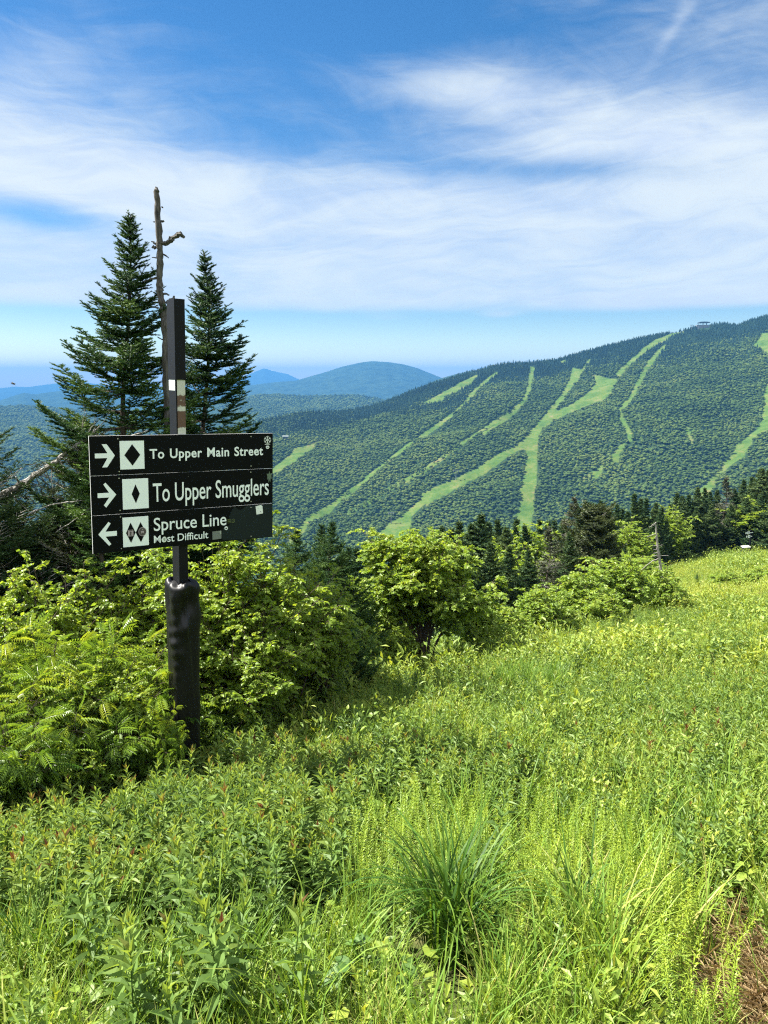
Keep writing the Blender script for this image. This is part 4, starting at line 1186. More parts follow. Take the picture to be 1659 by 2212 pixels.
for (u, v, y, k, wm) in (
    (740, 1190, 26, 'dark_a', 1), (773, 1184, 28, 'dark_b', 1), (829, 1168, 32, 'dark_b', 1), (860, 1172, 34, 'dark_a', 1), (884, 1155, 36, 'dark_b', 1), (904, 1151, 38, 'dark_b', 1), (925, 1160, 34, 'dark_c', 1),
    (975, 1142, 42, 'dark_a', 1), (995, 1126, 42, 'dark_b', 1), (1015, 1132, 40, 'dark_c', 1), (1058, 1128, 44, 'dark_c', 1), (1076, 1123, 46, 'dark_a', 1), (1090, 1140, 38, 'dark_c', 1.1), (1113, 1121, 48, 'dark_b', 1),
    (1135, 1135, 44, 'dark_a', 1), (1168, 1122, 50, 'dark_b', 1), (1185, 1126, 54, 'dark_a', 1), (1200, 1124, 52, 'dark_b', 1), (1218, 1118, 50, 'dark_a', 1), (1253, 1098, 56, 'dark_b', 1), (1265, 1110, 50, 'dark_a', 1),
    (1314, 1102, 58, 'dark_a', 1), (1331, 1090, 64, 'dark_b', 1), (1344, 1098, 66, 'dark_a', 1), (1358, 1105, 60, 'dark_c', 1), (1384, 1076, 70, 'dark_a', 1), (1397, 1076, 74, 'dark_b', 1), (1415, 1086, 70, 'dark_c', 1), (1430, 1095, 66, 'dark_a', 1),
    (1446, 1090, 76, 'dark_b', 1), (1474, 1072, 78, 'dark_c', 1.1), (1488, 1068, 84, 'dark_a', 1.1), (1524, 1054, 86, 'dark_a', 1), (1537, 1062, 84, 'dark_b', 1), (1552, 1058, 86, 'dark_c', 1), (1588, 1056, 86, 'dark_a', 1), (1605, 1036, 88, 'dark_c', 1),
    (1625, 1030, 86, 'dark_a', 1.1), (1662, 1014, 88, 'dark_c', 1.2), (1690, 1000, 86, 'dark_c', 1.2), (1000, 1165, 30, 'dark_a', 1.1), (1060, 1170, 30, 'dark_c', 1.1), (1100, 1180, 32, 'dark_a', 1.2), (1140, 1190, 30, 'dark_c', 1.1),
    (1230, 1150, 36, 'dark_a', 1.1), (1325, 1160, 46, 'dark_c', 1.1), (1390, 1150, 56, 'dark_c', 1.2), (1410, 1130, 62, 'dark_a', 1.2), (1440, 1125, 70, 'dark_c', 1.1), (1475, 1110, 78, 'dark_c', 1.2), (1505, 1095, 80, 'dark_a', 1.2), (1540, 1090, 80, 'dark_c', 1.2),
    (1580, 1090, 80, 'dark_a', 1.2), (1615, 1075, 80, 'dark_c', 1.2), (1650, 1060, 78, 'dark_a', 1.3), (1680, 1060, 76, 'dark_c', 1.3), (1395, 1190, 54, 'dark_a', 1.1), (1350, 1180, 50, 'dark_a', 1.2)):
    fir_at('spruce', u, v, y, K[k], SH, ROW, wm)
snag('bare_snag', 'pale dead spruce snag with short stubs standing right of the olive spruce', 36,
     [(1416, 1128, 1.2), (1417, 1140, 2), (1419, 1160, 2.6), (1421, 1180, 3), (1425, 1210, 3.6), (1428, 1235, 4.2), (1430, 1256, 5)],
     [[(1418, 1128, .9), (1408, 1135, .7)], [(1417, 1133, .8), (1402, 1139, .6)], [(1419, 1153, 1), (1408, 1156, .9), (1398, 1160, .5)], [(1421, 1178, 1), (1411, 1179, .6)], [(1423, 1178, .9), (1432, 1177, .5)], [(1423, 1186, 1), (1412, 1187, .6)],
      [(1424, 1193, 1), (1412, 1195, .6)], [(1425, 1200, 1.1), (1444, 1200, .7)], [(1424, 1202, 1.2), (1410, 1200, .8)], [(1424, 1206, 1.4), (1410, 1212, 1.2), (1396, 1222, .9), (1384, 1232, .5)], [(1427, 1216, 1), (1436, 1219, .5)], [(1427, 1224, 1), (1416, 1226, .6)],
      [(1428, 1232, 1), (1440, 1233, .6)], [(1429, 1233, 1), (1412, 1236, .6)]], m_silver, 0)


# ------------------------------------------------------------------ leafy bushes
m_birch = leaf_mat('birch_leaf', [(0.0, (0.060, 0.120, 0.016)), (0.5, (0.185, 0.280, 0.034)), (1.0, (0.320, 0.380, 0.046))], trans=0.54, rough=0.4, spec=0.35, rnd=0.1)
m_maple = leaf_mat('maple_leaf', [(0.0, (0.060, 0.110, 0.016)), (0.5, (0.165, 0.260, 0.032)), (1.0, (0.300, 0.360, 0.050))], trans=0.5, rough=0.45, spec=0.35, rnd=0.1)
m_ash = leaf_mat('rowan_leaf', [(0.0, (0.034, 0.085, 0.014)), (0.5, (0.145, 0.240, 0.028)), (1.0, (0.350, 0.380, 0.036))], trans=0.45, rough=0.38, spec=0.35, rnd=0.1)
m_stem = bark_mat('bush_bark', (0.030, 0.022, 0.016), (0.095, 0.075, 0.055), 40.0, 0.3)
def pinnate():
    """a compound leaf: seven pairs of leaflets along an arching stalk"""
    mb = MB(); n = 7
    s = np.linspace(.22, .92, n)
    P, Y = [], []
    arch = lambda q: np.array([0, q, .10 * q - .30 * q * q])
    for q in s:
        for sd in (-1, 1):
            P.append(arch(q)); Y.append((sd * .85, .5, -.18))
    P.append(arch(1.0)); Y.append((0, 1, -.4))
    X, Yn, Z = frames(np.array(Y, float), np.array([0, 0, 1.0]))
    mb.stamp(LANCE_V, LANCE_F, P, X, Yn, Z, np.stack([np.full(15, .085), np.full(15, .31), np.full(15, .40)], -1), .5)
    q = np.linspace(0, 1, 5)
    rib = np.array([arch(a) for a in q])
    V = np.concatenate([rib + [.008, 0, 0], rib - [.008, 0, 0]])
    f = [(i, i + 1, i + 6, i + 5) for i in range(4)]
    return np.concatenate([np.concatenate(mb.v), V]), [np.concatenate([a for a in mb.f if a.shape[1] == 3]), np.array(f) + 75]
PIN_V, PIN_F = pinnate()
def bush_meshes(seed, h, w_, nst, leaf, ll, mat_, ntw=12, nlf=9, twl=.30, sub=2, droop=.3, one_base=.05, low=.22, tintb=.45, wide=1.0, rad=.012, tumble=.8):
    r_ = np.random.default_rng(seed); wood = MB(); fol = MB()
    tv, tf = {'ovate': (LEAF_V, LEAF_F), 'lobed': (LOBE_V, LOBE_F), 'pinnate': (PIN_V, PIN_F)}[leaf]
    PP, YY, LL, TT = [], [], [], []
    def twigs(C, frac0, n, tl, dirout):
        s = np.linspace(0, 1, len(C))
        for q in np.sort(frac0 + (1 - frac0) * r_.random(n)) if n > 1 else [1.0]:
            p = np.array([np.interp(q, s, C[:, i]) for i in range(3)])
            th = r_.random() * 6.283
            d = nrm(np.array([math.cos(th), math.sin(th), r_.normal(.35, .35)]) + dirout * .5)
            l = tl * (.6 + .7 * r_.random()) * (1.15 - .35 * q)
            k = np.linspace(0, 1, 4)[:, None]
            T_ = p + d * l * k + np.array([0, 0, -droop * l]) * k ** 2
            wood.tube(T_, np.linspace(rad * .3, .0012, 4), 3, .5, 0, False)
            m_ = nlf if leaf != 'pinnate' else max(3, nlf // 2)
            f = np.linspace(.15, 1.0, m_)
            pts = np.stack([np.interp(f, k[:, 0], T_[:, i]) for i in range(3)], -1)
            sd = nrm(np.cross(d, UP))
            alt = np.where(np.arange(m_) % 2 == 0, 1, -1)[:, None]
            y = nrm(d * (.55 + .5 * f[:, None] ** 3) + sd * alt * (.9 - .5 * f[:, None] ** 2) + UP * r_.normal(-droop * .9, .25, (m_, 1)) + r_.normal(0, .18, (m_, 3)))
            PP.append(pts); YY.append(y); LL.append(ll * (.7 + .55 * r_.random(m_)))
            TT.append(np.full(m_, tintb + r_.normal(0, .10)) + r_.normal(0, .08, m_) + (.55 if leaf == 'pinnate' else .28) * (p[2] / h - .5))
    for i in range(nst):
        th = i * 2.39996 + r_.normal(0, .3); rr = math.sqrt((i + .5) / nst)
        d = np.array([math.cos(th), math.sin(th)])
        hh = h * (1 - .38 * rr * rr) * (.85 + .25 * r_.random())
        s = np.linspace(0, 1, 7)
        b0 = r_.normal(0, one_base, 2)
        C = np.stack([b0[0] + d[0] * rr * w_ * s ** 1.25 + r_.normal(0, .02 * h, 7) * s, b0[1] + d[1] * rr * w_ * s ** 1.25 + r_.normal(0, .02 * h, 7) * s, hh * s ** (.85 if rr < .6 else .75)], -1)
        C[0, 2] -= .15
        wood.tube(C, np.linspace(rad * (1 + h * .3), rad * .25, 7), 5, .5, 0, False)
        do = np.array([d[0] * rr, d[1] * rr, .3])
        twigs(C, low, ntw, twl, do); twigs(C, 1, 1, twl * .6, np.array([0, 0, 1.5]))
        for _ in range(sub):
            q = .35 + .45 * r_.random(); p = np.array([np.interp(q, s, C[:, k]) for k in range(3)])
            th2 = r_.random() * 6.28; l = (.28 + .2 * r_.random()) * h * .75
            d2 = nrm(np.array([math.cos(th2), math.sin(th2), .65]) + do * .6)
            k = np.linspace(0, 1, 4)[:, None]
            C2 = p + d2 * l * k + np.array([0, 0, .12 * l]) * k ** 2
            wood.tube(C2, np.linspace(rad * .7, rad * .2, 4), 4, .5, 0, False)
            twigs(C2, .25, max(3, ntw // 2), twl, do)
    P, Y, L, T = np.concatenate(PP), np.concatenate(YY), np.concatenate(LL), np.concatenate(TT)
    X, Y, Z = frames(Y, UP + r_.normal(0, tumble, P.shape))
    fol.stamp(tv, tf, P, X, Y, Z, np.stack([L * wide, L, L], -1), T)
    return wood.mesh('stems', m_stem), fol.mesh('foliage', mat_)
def bush(name, label, group, meshes, u, v, y, rz=0.0, sc=1.0, scz=None, dz=0.0):
    p = at_depth(u, v, y); b_ = (p[0], p[1], float(ground_z(p[0], p[1])) + dz)
    o = thing(name, label, 'bush' if name != 'maple_tree' else 'tree', b_, group, (0, 0, rz)); o.scale = (sc, sc, scz or sc)
    for nm, me in zip(('stems', 'foliage'), meshes):
        c = bpy.data.objects.new(nm, me); COL.objects.link(c); c.parent = o
    return o
def bush_top(u, vt, y, h):
    """vertical scale that brings a bush of height h standing at depth y up to the given line of the photograph"""
    p = at_depth(u, vt, y); return (p[2] - float(ground_z(p[0], p[1]))) / h
def bushes(name, group, meshes, h, items):
    for i, (u, vt, y, sw, lb) in enumerate(items):
        s = bush_top(u, vt, y, h)
        bush(name, lb, group, meshes[i % len(meshes)], u, vt, y, rng.random() * 6.28, sw, s)
BB = 'leafy birch bushes around the signpost'
birch = [bush_meshes(40 + i, 2.4, .62, 20, 'ovate', .054, m_birch, ntw=22, nlf=13, twl=.22, sub=3, droop=.45) for i in range(3)]
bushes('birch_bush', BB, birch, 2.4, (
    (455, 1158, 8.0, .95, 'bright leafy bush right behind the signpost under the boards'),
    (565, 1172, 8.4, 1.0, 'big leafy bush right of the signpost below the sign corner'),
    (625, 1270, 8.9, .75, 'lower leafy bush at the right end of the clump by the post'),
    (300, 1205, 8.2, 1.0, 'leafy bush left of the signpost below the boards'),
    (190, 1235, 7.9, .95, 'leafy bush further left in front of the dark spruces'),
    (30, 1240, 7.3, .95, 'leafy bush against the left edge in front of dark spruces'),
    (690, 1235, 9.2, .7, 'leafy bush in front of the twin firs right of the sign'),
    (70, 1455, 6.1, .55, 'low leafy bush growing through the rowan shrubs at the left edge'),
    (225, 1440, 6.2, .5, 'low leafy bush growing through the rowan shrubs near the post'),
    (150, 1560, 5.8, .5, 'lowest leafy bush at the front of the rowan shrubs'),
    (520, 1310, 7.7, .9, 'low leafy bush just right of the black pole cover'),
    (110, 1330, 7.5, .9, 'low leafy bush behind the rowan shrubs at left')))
RB = 'rowan shrubs at the lower left'
ash = [bush_meshes(50 + i, 1.5, .62, 16, 'pinnate', .205, m_ash, ntw=10, nlf=7, twl=.20, sub=2, droop=.30, low=.2, tintb=.32, tumble=.4) for i in range(3)]
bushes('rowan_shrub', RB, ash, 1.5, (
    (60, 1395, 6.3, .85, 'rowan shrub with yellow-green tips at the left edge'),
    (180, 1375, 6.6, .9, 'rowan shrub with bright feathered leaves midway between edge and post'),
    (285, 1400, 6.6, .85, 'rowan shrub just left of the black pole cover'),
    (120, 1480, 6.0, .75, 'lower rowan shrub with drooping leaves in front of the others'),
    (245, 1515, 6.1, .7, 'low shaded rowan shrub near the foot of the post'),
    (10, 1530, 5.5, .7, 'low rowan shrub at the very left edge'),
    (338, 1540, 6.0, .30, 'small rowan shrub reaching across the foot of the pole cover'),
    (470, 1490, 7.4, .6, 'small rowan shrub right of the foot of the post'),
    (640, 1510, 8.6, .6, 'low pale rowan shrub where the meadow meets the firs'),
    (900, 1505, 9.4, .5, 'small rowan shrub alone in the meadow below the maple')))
MB_ = 'maple bushes along the meadow edge'
maple = bush_meshes(60, 2.6, .98, 12, 'lobed', .062, m_maple, ntw=38, nlf=13, twl=.28, sub=6, droop=.5, one_base=.04, low=.36, tintb=.52, rad=.016)
bush('maple_tree', 'round bright green mountain maple on thin dark stems in the middle', None, maple, 918, 1150, 13.6, 1.0, 1.12, bush_top(918, 1150, 13.6, 2.55))
mb_m = [bush_meshes(61 + i, 1.8, .9, 14, 'ovate', .085, m_maple, ntw=18, nlf=10, twl=.26, sub=3, droop=.55, tintb=.5) for i in range(3)]
bushes('maple_bush', MB_, mb_m, 1.8, (
    (1160, 1268, 16.5, .85, 'leafy bush right of the maple below the grey spruce'),
    (1095, 1315, 15.8, .7, 'low bush at the right foot of the maple'),
    (1255, 1225, 19.5, 1.0, 'big leafy bush below the broad olive spruce'),
    (1340, 1205, 21.5, 1.25, 'widest leafy bush in front of the pale snag'),
    (1425, 1235, 23, .9, 'leafy bush at the right foot of the pale snag'),
    (1300, 1280, 18.5, .8, 'low bush in front of the big leafy ones at the meadow edge'),
    (1205, 1310, 17, .7, 'low bush between the maple and the big leafy bushes'),
    (1030, 1290, 14.4, .7, 'bush tucked behind the right side of the maple'),
    (835, 1330, 13.0, .7, 'bush at the left foot of the maple'),
    (770, 1345, 12.0, .6, 'leafy bush between the firs and the maple'),
    (1470, 1268, 25, .7, 'yellow-green bush in the meadow left of the low fir'),
    (1570, 1232, 30, .9, 'yellow-green bush below the bench'),
    (1648, 1226, 30, .9, 'yellow-green bush at the right edge below the bench')))
far_leafy = bush_meshes(70, 6.0, 1.7, 18, 'ovate', .15, m_birch, ntw=26, nlf=14, twl=.6, sub=5, droop=.35, tintb=.42, rad=.03)
bushes('leafy_tree', 'leafy trees among the spruces', [far_leafy], 6.0, (
    (1148, 1143, 46, 1.2, 'bright leafy tree among the spruces left of the grey one'),
    (1111, 1180, 36, .8, 'rounded leafy tree low among the spruces right of the maple'),
    (1358, 1132, 54, .9, 'bright leafy tree right of the broad olive spruce'),
    (1436, 1100, 74, 1.2, 'leafy tree under the dark spires left of the meadow crest'),
    (1592, 1125, 84, 1.0, 'leafy tree behind the small far sign'),
    (1662, 1085, 80, 1.6, 'large loose leafy tree at the right edge above the bench'),
    (1385, 1205, 42, .8, 'leafy tree behind the pale snag')))


# ------------------------------------------------------------------ the trail sign
m_black = simple('black_board', (0.0025, 0.003, 0.004), 0.45, 0.10)
m_edge = simple('board_edge', (0.42, 0.43, 0.42), 0.5)
m_white = simple('white_vinyl', (0.80, 0.86, 0.84), 0.45, 0.5)
m_vblack = simple('black_vinyl', (0.0025, 0.003, 0.004), 0.5, 0.1)
m_screw = simple('screw_head', (0.50, 0.50, 0.47), 0.4, 0.5, 0.6)
m_fade = simple('faded_paint', (0.007, 0.013, 0.014), 0.55, 0.2)
m_postblack, t, out = material('black_post_paint')
pos = t.new('ShaderNodeTexCoord').outputs['Object']
n = t.noise(pos, 60, 6, 0.7)
b = t.new('ShaderNodeBsdfPrincipled')
t.put(b.inputs['Base Color'], t.ramp(n, [(0.55, (0.005, 0.0055, 0.007)), (0.80, (0.012, 0.012, 0.012)), (0.92, (0.08, 0.075, 0.06))]))
b.inputs['Roughness'].default_value = 0.55; b.inputs['Specular IOR Level'].default_value = 0.15
t.t.links.new(b.outputs[0], out.inputs[0])
m_peel, t, out = material('peeling_white_paint')
pos = t.new('ShaderNodeTexCoord').outputs['Object']
sx = t.new('ShaderNodeSeparateXYZ'); t.put(sx.inputs[0], pos)
n = t.noise(pos, 26, 8, 0.75)
n2_ = t.noise(pos, 90, 5, 0.7)
zz_ = sx.outputs[2]
patch = t.m('ADD', t.sstep(t.m('ABSOLUTE', t.m('SUBTRACT', zz_, 3.545)), 0.020, 0.075, 0.36, 0.0), t.sstep(t.m('ABSOLUTE', t.m('SUBTRACT', zz_, 3.395)), 0.045, 0.085, 0.52, 0.0))
rust = t.sstep(t.m('ADD', n, patch), 0.66, 0.80)
c = t.mix(n2_, (0.42, 0.42, 0.36), (0.58, 0.58, 0.51))
c = t.mix(rust, c, t.mix(n, (0.075, 0.036, 0.024), (0.13, 0.075, 0.048)))
b = t.new('ShaderNodeBsdfPrincipled'); t.put(b.inputs['Base Color'], c); b.inputs['Roughness'].default_value = 0.75
t.t.links.new(b.outputs[0], out.inputs[0])

BW, BH = 1.524, 0.913
YAW, LEAN, ROLL = 0.587, R(0.8), 0.023
RM = Matrix.Rotation(YAW, 4, 'Z') @ Matrix.Rotation(LEAN, 4, 'X') @ Matrix.Rotation(ROLL, 4, 'Y')
ORG = Vector((-2.253, 5.815, -1.326))
PX, PY, PZ = 0.463 * BW, 0.112, -2.36                   # the post's foot, in the board's own axes
sign = thing('trail_sign', 'tall black trail sign with three white-lettered boards on a post', 'sign')
sign.matrix_world = Matrix.Translation(ORG + (RM @ Vector((PX, PY, PZ)))) @ RM
def L3(p): return (p[0] - PX, p[1] - PY, p[2] - PZ)
def sobj(name, mb, mats, parent=sign, smooth=False):
    v = np.concatenate(mb.v) - np.array([PX, PY, PZ]); mb.v = [v]
    return mb.obj(name, mats, parent, smooth)
def prism(mb, pts, y, th=0.0012, mi=0):
    """flat sticker cut to an outline (board fractions), standing th proud of depth y"""
    p = [(u * BW, v * BH) for u, v in pts]; k = len(p)
    a = 0.5 * sum(p[i][0] * p[(i + 1) % k][1] - p[(i + 1) % k][0] * p[i][1] for i in range(k))
    if a < 0: p = p[::-1]
    V = [(x, y - th, z) for x, z in p] + [(x, y, z) for x, z in p]
    mb.add(V, [[tuple(range(k))], [(i, k + i, k + (i + 1) % k, (i + 1) % k) for i in range(k)]], 0.5, mi)
def decal(name, polys, y, mat_, parent, th=0.0012):
    mb = MB()
    for p in polys: prism(mb, p, y, th)
    return sobj(name, mb, mat_, parent)
def disc(u, v, ru, rv, n=20): return [(u + ru * math.cos(i * 6.2832 / n), v + rv * math.sin(i * 6.2832 / n)) for i in range(n)]
def strip(a, b_, wd):
    ax, az_, bx, bz = a[0] * BW, a[1] * BH, b_[0] * BW, b_[1] * BH
    d = math.hypot(bx - ax, bz - az_); nx, nz = -(bz - az_) / d * wd / 2, (bx - ax) / d * wd / 2
    return [((ax + nx) / BW, (az_ + nz) / BH), ((ax - nx) / BW, (az_ - nz) / BH), ((bx - nx) / BW, (bz - nz) / BH), ((bx + nx) / BW, (bz + nz) / BH)]

boards = []
for (v0, v1) in ((0.6690, 1.0), (0.3315, 0.6650), (0.0, 0.3275)):
    mb = MB()
    x0, x1, z0, z1 = 0.0, BW, v0 * BH, v1 * BH
    V = [(x0, 0, z0), (x1, 0, z0), (x1, .013, z0), (x0, .013, z0), (x0, 0, z1), (x1, 0, z1), (x1, .013, z1), (x0, .013, z1)]
    mb.add(V, [[(0, 1, 5, 4)]], .5, 0)
    mb.add(V, [[(2, 3, 7, 6)]], .5, 0)
    mb.add(V, [[(0, 3, 2, 1), (4, 5, 6, 7), (1, 2, 6, 5), (3, 0, 4, 7)]], .5, 1)
    boards.append(sobj('board', mb, [m_black, m_edge]))
SC = (((.1401, .974), (.142, .696), (.8658, .9735), (.8656, .697)), ((.1402, .6377), (.1408, .361), (.8645, .6396), (.865, .3615)), ((.141, .3044), (.1409, .0261), (.8654, .3038), (.8654, .0262)))
for bd, sc_ in zip(boards, SC):
    for (u, v) in sc_: decal('screw', [disc(u, v, .0048 / BW, .0048 / BH, 10)], 0, m_screw, bd, .003)
arrow1 = [(.0257, .8535), (.0875, .8535), (.0605, .9304), (.0841, .9304), (.1232, .8335), (.0840, .7358), (.0598, .7358), (.0868, .8138), (.0257, .8138)]
arrow2 = [(.0322, .5187), (.0885, .5187), (.0617, .5917), (.0725, .6053), (.1240, .5000), (.0722, .3935), (.0613, .4130), (.0885, .4784), (.0322, .4784)]
arrow3 = [(.1210, .1850), (.0640, .1850), (.0913, .2540), (.0808, .2680), (.0290, .1645), (.0807, .0600), (.0910, .0740), (.0640, .1432), (.1210, .1432)]
def arrow_tri(a):                                       # cut the arrow into convex pieces
    return [a]
for bd, a in zip(boards, (arrow1, arrow2, arrow3)): decal('arrow', [a], 0, m_white, bd)
for bd, q in zip(boards, ([(.1482, .9543), (.2713, .9543), (.2713, .7115), (.1482, .7115)], [(.1556, .6282), (.2880, .6282), (.2880, .3650), (.1556, .3650)], [(.1512, .2950), (.2840, .2950), (.2840, .0348), (.1512, .0348)])):
    decal('white_panel', [q], 0, m_white, bd)
dia = lambda u, v, ru, rv: [(u - ru, v), (u, v - rv), (u + ru, v), (u, v + rv)]
decal('diamond', [dia(.2104, .8335, .0402, .0922)], -.0012, m_vblack, boards[0])
decal('diamond', [dia(.2222, .4965, .0206, .0822)], -.0012, m_vblack, boards[1])
decal('diamond', [dia(.1916, .1578, .0245, .0896)], -.0012, m_vblack, boards[2]); decal('diamond', [dia(.2428, .1558, .0262, .0896)], -.0012, m_vblack, boards[2])

def lettering(txt, u0, u1, v0, v1, parent, bold, lower=None, wspace=1.0, cspace=1.0):
    """raised vinyl letters; v0 to v1 runs from the baseline to the top of a capital"""
    cu = bpy.data.curves.new('lettering', 'FONT')
    cu.body = txt; cu.size = 1.0; cu.offset = bold; cu.extrude = 0.0; cu.resolution_u = 5
    cu.space_word = wspace; cu.space_character = cspace
    to = bpy.data.objects.new('lettering_curve', cu); COL.objects.link(to)
    bpy.context.view_layer.update()
    me = bpy.data.meshes.new_from_object(to.evaluated_get(bpy.context.evaluated_depsgraph_get()))
    bpy.data.objects.remove(to)
    n = len(me.vertices); co = np.zeros(n * 3); me.vertices.foreach_get('co', co); co = co.reshape(-1, 3)
    x0, x1 = co[:, 0].min(), co[:, 0].max()
    cap = 0.729
    X = u0 * BW + (co[:, 0] - x0) / (x1 - x0) * (u1 - u0) * BW
    Z = v0 * BH + co[:, 1] / cap * (v1 - v0) * BH
    P = np.stack([X - PX, np.full(n, -.0014) - PY, Z - PZ], -1)
    me.vertices.foreach_set('co', P.ravel()); me.materials.clear(); me.materials.append(m_white)
    me.polygons.foreach_set('use_smooth', np.zeros(len(me.polygons), bool))
    me.update()
    o = bpy.data.objects.new('lettering', me); COL.objects.link(o); o.parent = parent
    md = o.modifiers.new('thickness', 'SOLIDIFY'); md.thickness = .0012; md.offset = 0
    return o
lettering('To Upper Main Street', .2995, .9390, .7975, .8830, boards[0], .018, wspace=1.25, cspace=1.08)
lettering('To Upper Smugglers', .3115, .9750, .4165, .5875, boards[1], .006)
lettering('Spruce Line', .3120, .7174, .1565, .2780, boards[2], .006)
lettering('Most Difficult', .3112, .6109, .0475, .1170, boards[2], .006)

# stickers
m_s1 = simple('grey_sticker', (0.15, 0.17, 0.16), 0.3); m_s2 = simple('white_sticker', (0.72, 0.77, 0.72), 0.5); m_s3 = simple('pink_grey_sticker', (0.36, 0.30, 0.32), 0.4)
m_s4 = simple('dark_sticker', (0.075, 0.060, 0.070), 0.35); m_s5 = simple('olive_sticker', (0.10, 0.13, 0.035), 0.5); m_s6 = simple('leaf_sticker', (0.10, 0.145, 0.10), 0.5); m_s7 = simple('black_print', (0.015, 0.018, 0.02), 0.5)
sf = []
cu_, cv_ = .9669, .9372
for k in range(6):
    a = k * math.pi / 3 + math.pi / 2
    pt = lambda r_, an: (cu_ + r_ * math.cos(an) / BW, cv_ + r_ * math.sin(an) / BH)
    sf.append(strip((cu_, cv_), pt(.034, a), .0042))
    for r0_, da in ((.019, .34), (.019, -.34)): sf.append(strip(pt(r0_, a), pt(.033, a + da), .0036))
sf.append(strip((.951, .8960), (.983, .8970), .0038))
decal('snowflake', sf, 0, m_s2, boards[0])
st = decal('sticker', [disc(.9672, .8690, .0107, .0150)], 0, m_white, boards[0]); decal('sticker', [[(.960, .872), (.968, .8755), (.9745, .872), (.9725, .865), (.962, .8645)]], -.0012, m_s1, boards[0])
lf = [(0, .058), (.004, .030), (.0165, .037), (.012, .010), (.0150, -.018), (.0075, -.012), (.0060, -.052), (.0010, -.030), (-.0050, -.056), (-.0065, -.012), (-.0150, -.026), (-.0115, .008), (-.0175, .032), (-.0045, .030)]
decal('leaf_emblem', [[(.9790 + a, .5850 + b_) for a, b_ in lf]], 0, m_s6, boards[1])
decal('faded_patch', [[(.6940, .016), (.6905, .090), (.7000, .128), (.7360, .150), (.7355, .235), (.7520, .290), (.7660, .322), (.7900, .292), (.8080, .285), (.8240, .310), (.8450, .322), (.9985, .322), (.9985, .004), (.7800, .006)]], 0, m_fade, boards[2], .0005)
decal('sticker', [[(.8935, .3105), (.9300, .3215), (.9305, .3120), (.9352, .3120), (.9395, .2386), (.8993, .2311)]], -.0005, m_s2, boards[2])
decal('sticker', [disc(.9085, .293, .0018, .0035, 8), disc(.9245, .257, .0022, .0045, 8)], -.0017, m_s7, boards[2])
decal('sticker', [[(.6349, .1038), (.6871, .1075), (.6873, .0304), (.6359, .0271)]], -.0005, m_s1, boards[2]); decal('sticker', [[(.672, .100), (.6865, .102), (.6868, .075), (.6815, .070), (.678, .088)]], -.0017, simple('torn_sticker', (0.30, 0.33, 0.30), 0.4), boards[2])
decal('sticker', [disc(.7157, .1253, .0100, .0170)], -.0005, m_white, boards[2]); decal('sticker', [[(.7090, .1230), (.7130, .1310), (.7155, .1255), (.7195, .1330), (.7225, .1280), (.7200, .1220)], strip((.7105, .1180), (.7195, .1210), .003)], -.0017, m_s7, boards[2])
yl = [strip((.7245, .1720), (.7690, .1745), .0018)]
for u in (.7260, .7300, .7340, .7380, .7420): yl += [strip((u, .1960), (u, .2080), .0034), strip((u, .1790), (u, .1900), .0034)]
ring = [(disc(.7578, .1912, .0085, .0150, 18)[i], disc(.7578, .1912, .0085, .0150, 18)[(i + 1) % 18]) for i in range(18)]
yl += [strip(a, b_, .0026) for a, b_ in ring] + [strip((.7578, .184), (.7578, .199), .003)]
decal('sticker', yl, -.0005, m_s5, boards[2])
decal('sticker', [[(.1760, .1843), (.2041, .1843), (.2043, .1282), (.1765, .1282)]], -.0024, m_s3, boards[2]); decal('sticker', [strip((.1795, .1780), (.2000, .1790), .006), [(.186, .168), (.193, .170), (.196, .155), (.192, .145), (.197, .134), (.184, .134), (.187, .150)]], -.0036, m_s4, boards[2])
decal('sticker', [disc(.2512, .1600, .0205, .0395, 26)], -.0024, m_s3, boards[2]); decal('sticker', [disc(.2512, .1600, .0180, .0345, 26)], -.0036, m_s4, boards[2]); decal('sticker', [disc(.2525, .180, .0028, .005, 10), [(.243, .166), (.259, .166), (.258, .146), (.252, .153), (.245, .144)]], -.0048, m_s3, boards[2])
decal('sticker', [disc(.3665, .0725, .0118, .0250, 20)], -.0024, m_s2, boards[2]); decal('sticker', [strip((.3615, .083), (.3715, .085), .005), strip((.3610, .072), (.3720, .074), .005), strip((.3625, .061), (.3715, .063), .005)], -.0036, m_s1, boards[2])
r_ = np.random.default_rng(8)
decal('scuff', [disc(.15 + .8 * r_.random(), .02 + .96 * r_.random(), .0008 + .0012 * r_.random(), .0015 + .002 * r_.random(), 6) for _ in range(34)], -.0003, simple('scuff_mark', (0.10, 0.11, 0.10), 0.6), boards[0], .0004)

# post: a dark plank side, a peeling white face, and a black sleeve over the top
FW, FD = 0.076, 0.165
x0 = .4365 * BW + .018
x1 = x0 + FW
mb = MB()
V = lambda xa, xb, ya, yb, za, zb: [(xa, ya, za), (xb, ya, za), (xb, yb, za), (xa, yb, za), (xa, ya, zb), (xb, ya, zb), (xb, yb, zb), (xa, yb, zb)]
BF = [(0, 3, 2, 1), (4, 5, 6, 7), (2, 3, 7, 6), (1, 2, 6, 5), (3, 0, 4, 7)]
zt, zc_, zm = 1.975, 1.349, 1.415
mb.add(V(x0, x1, .016, .016 + FD, -2.7, 1.45), [BF], .5, 0)
mb.add(V(x0, x1, .016, .016 + FD, -2.7, .50), [[(0, 1, 5, 4)]], .5, 0)
mb.add(V(x0 + .010, x1, .0161, .10, .50, 1.45), [[(0, 1, 5, 4)]], .5, 1)
mb.add(V(x0, x0 + .010, .020, .03, .50, 1.45), [[(0, 1, 5, 4)]], .5, 0)
post = sobj('post', mb, [m_postblack, m_peel])
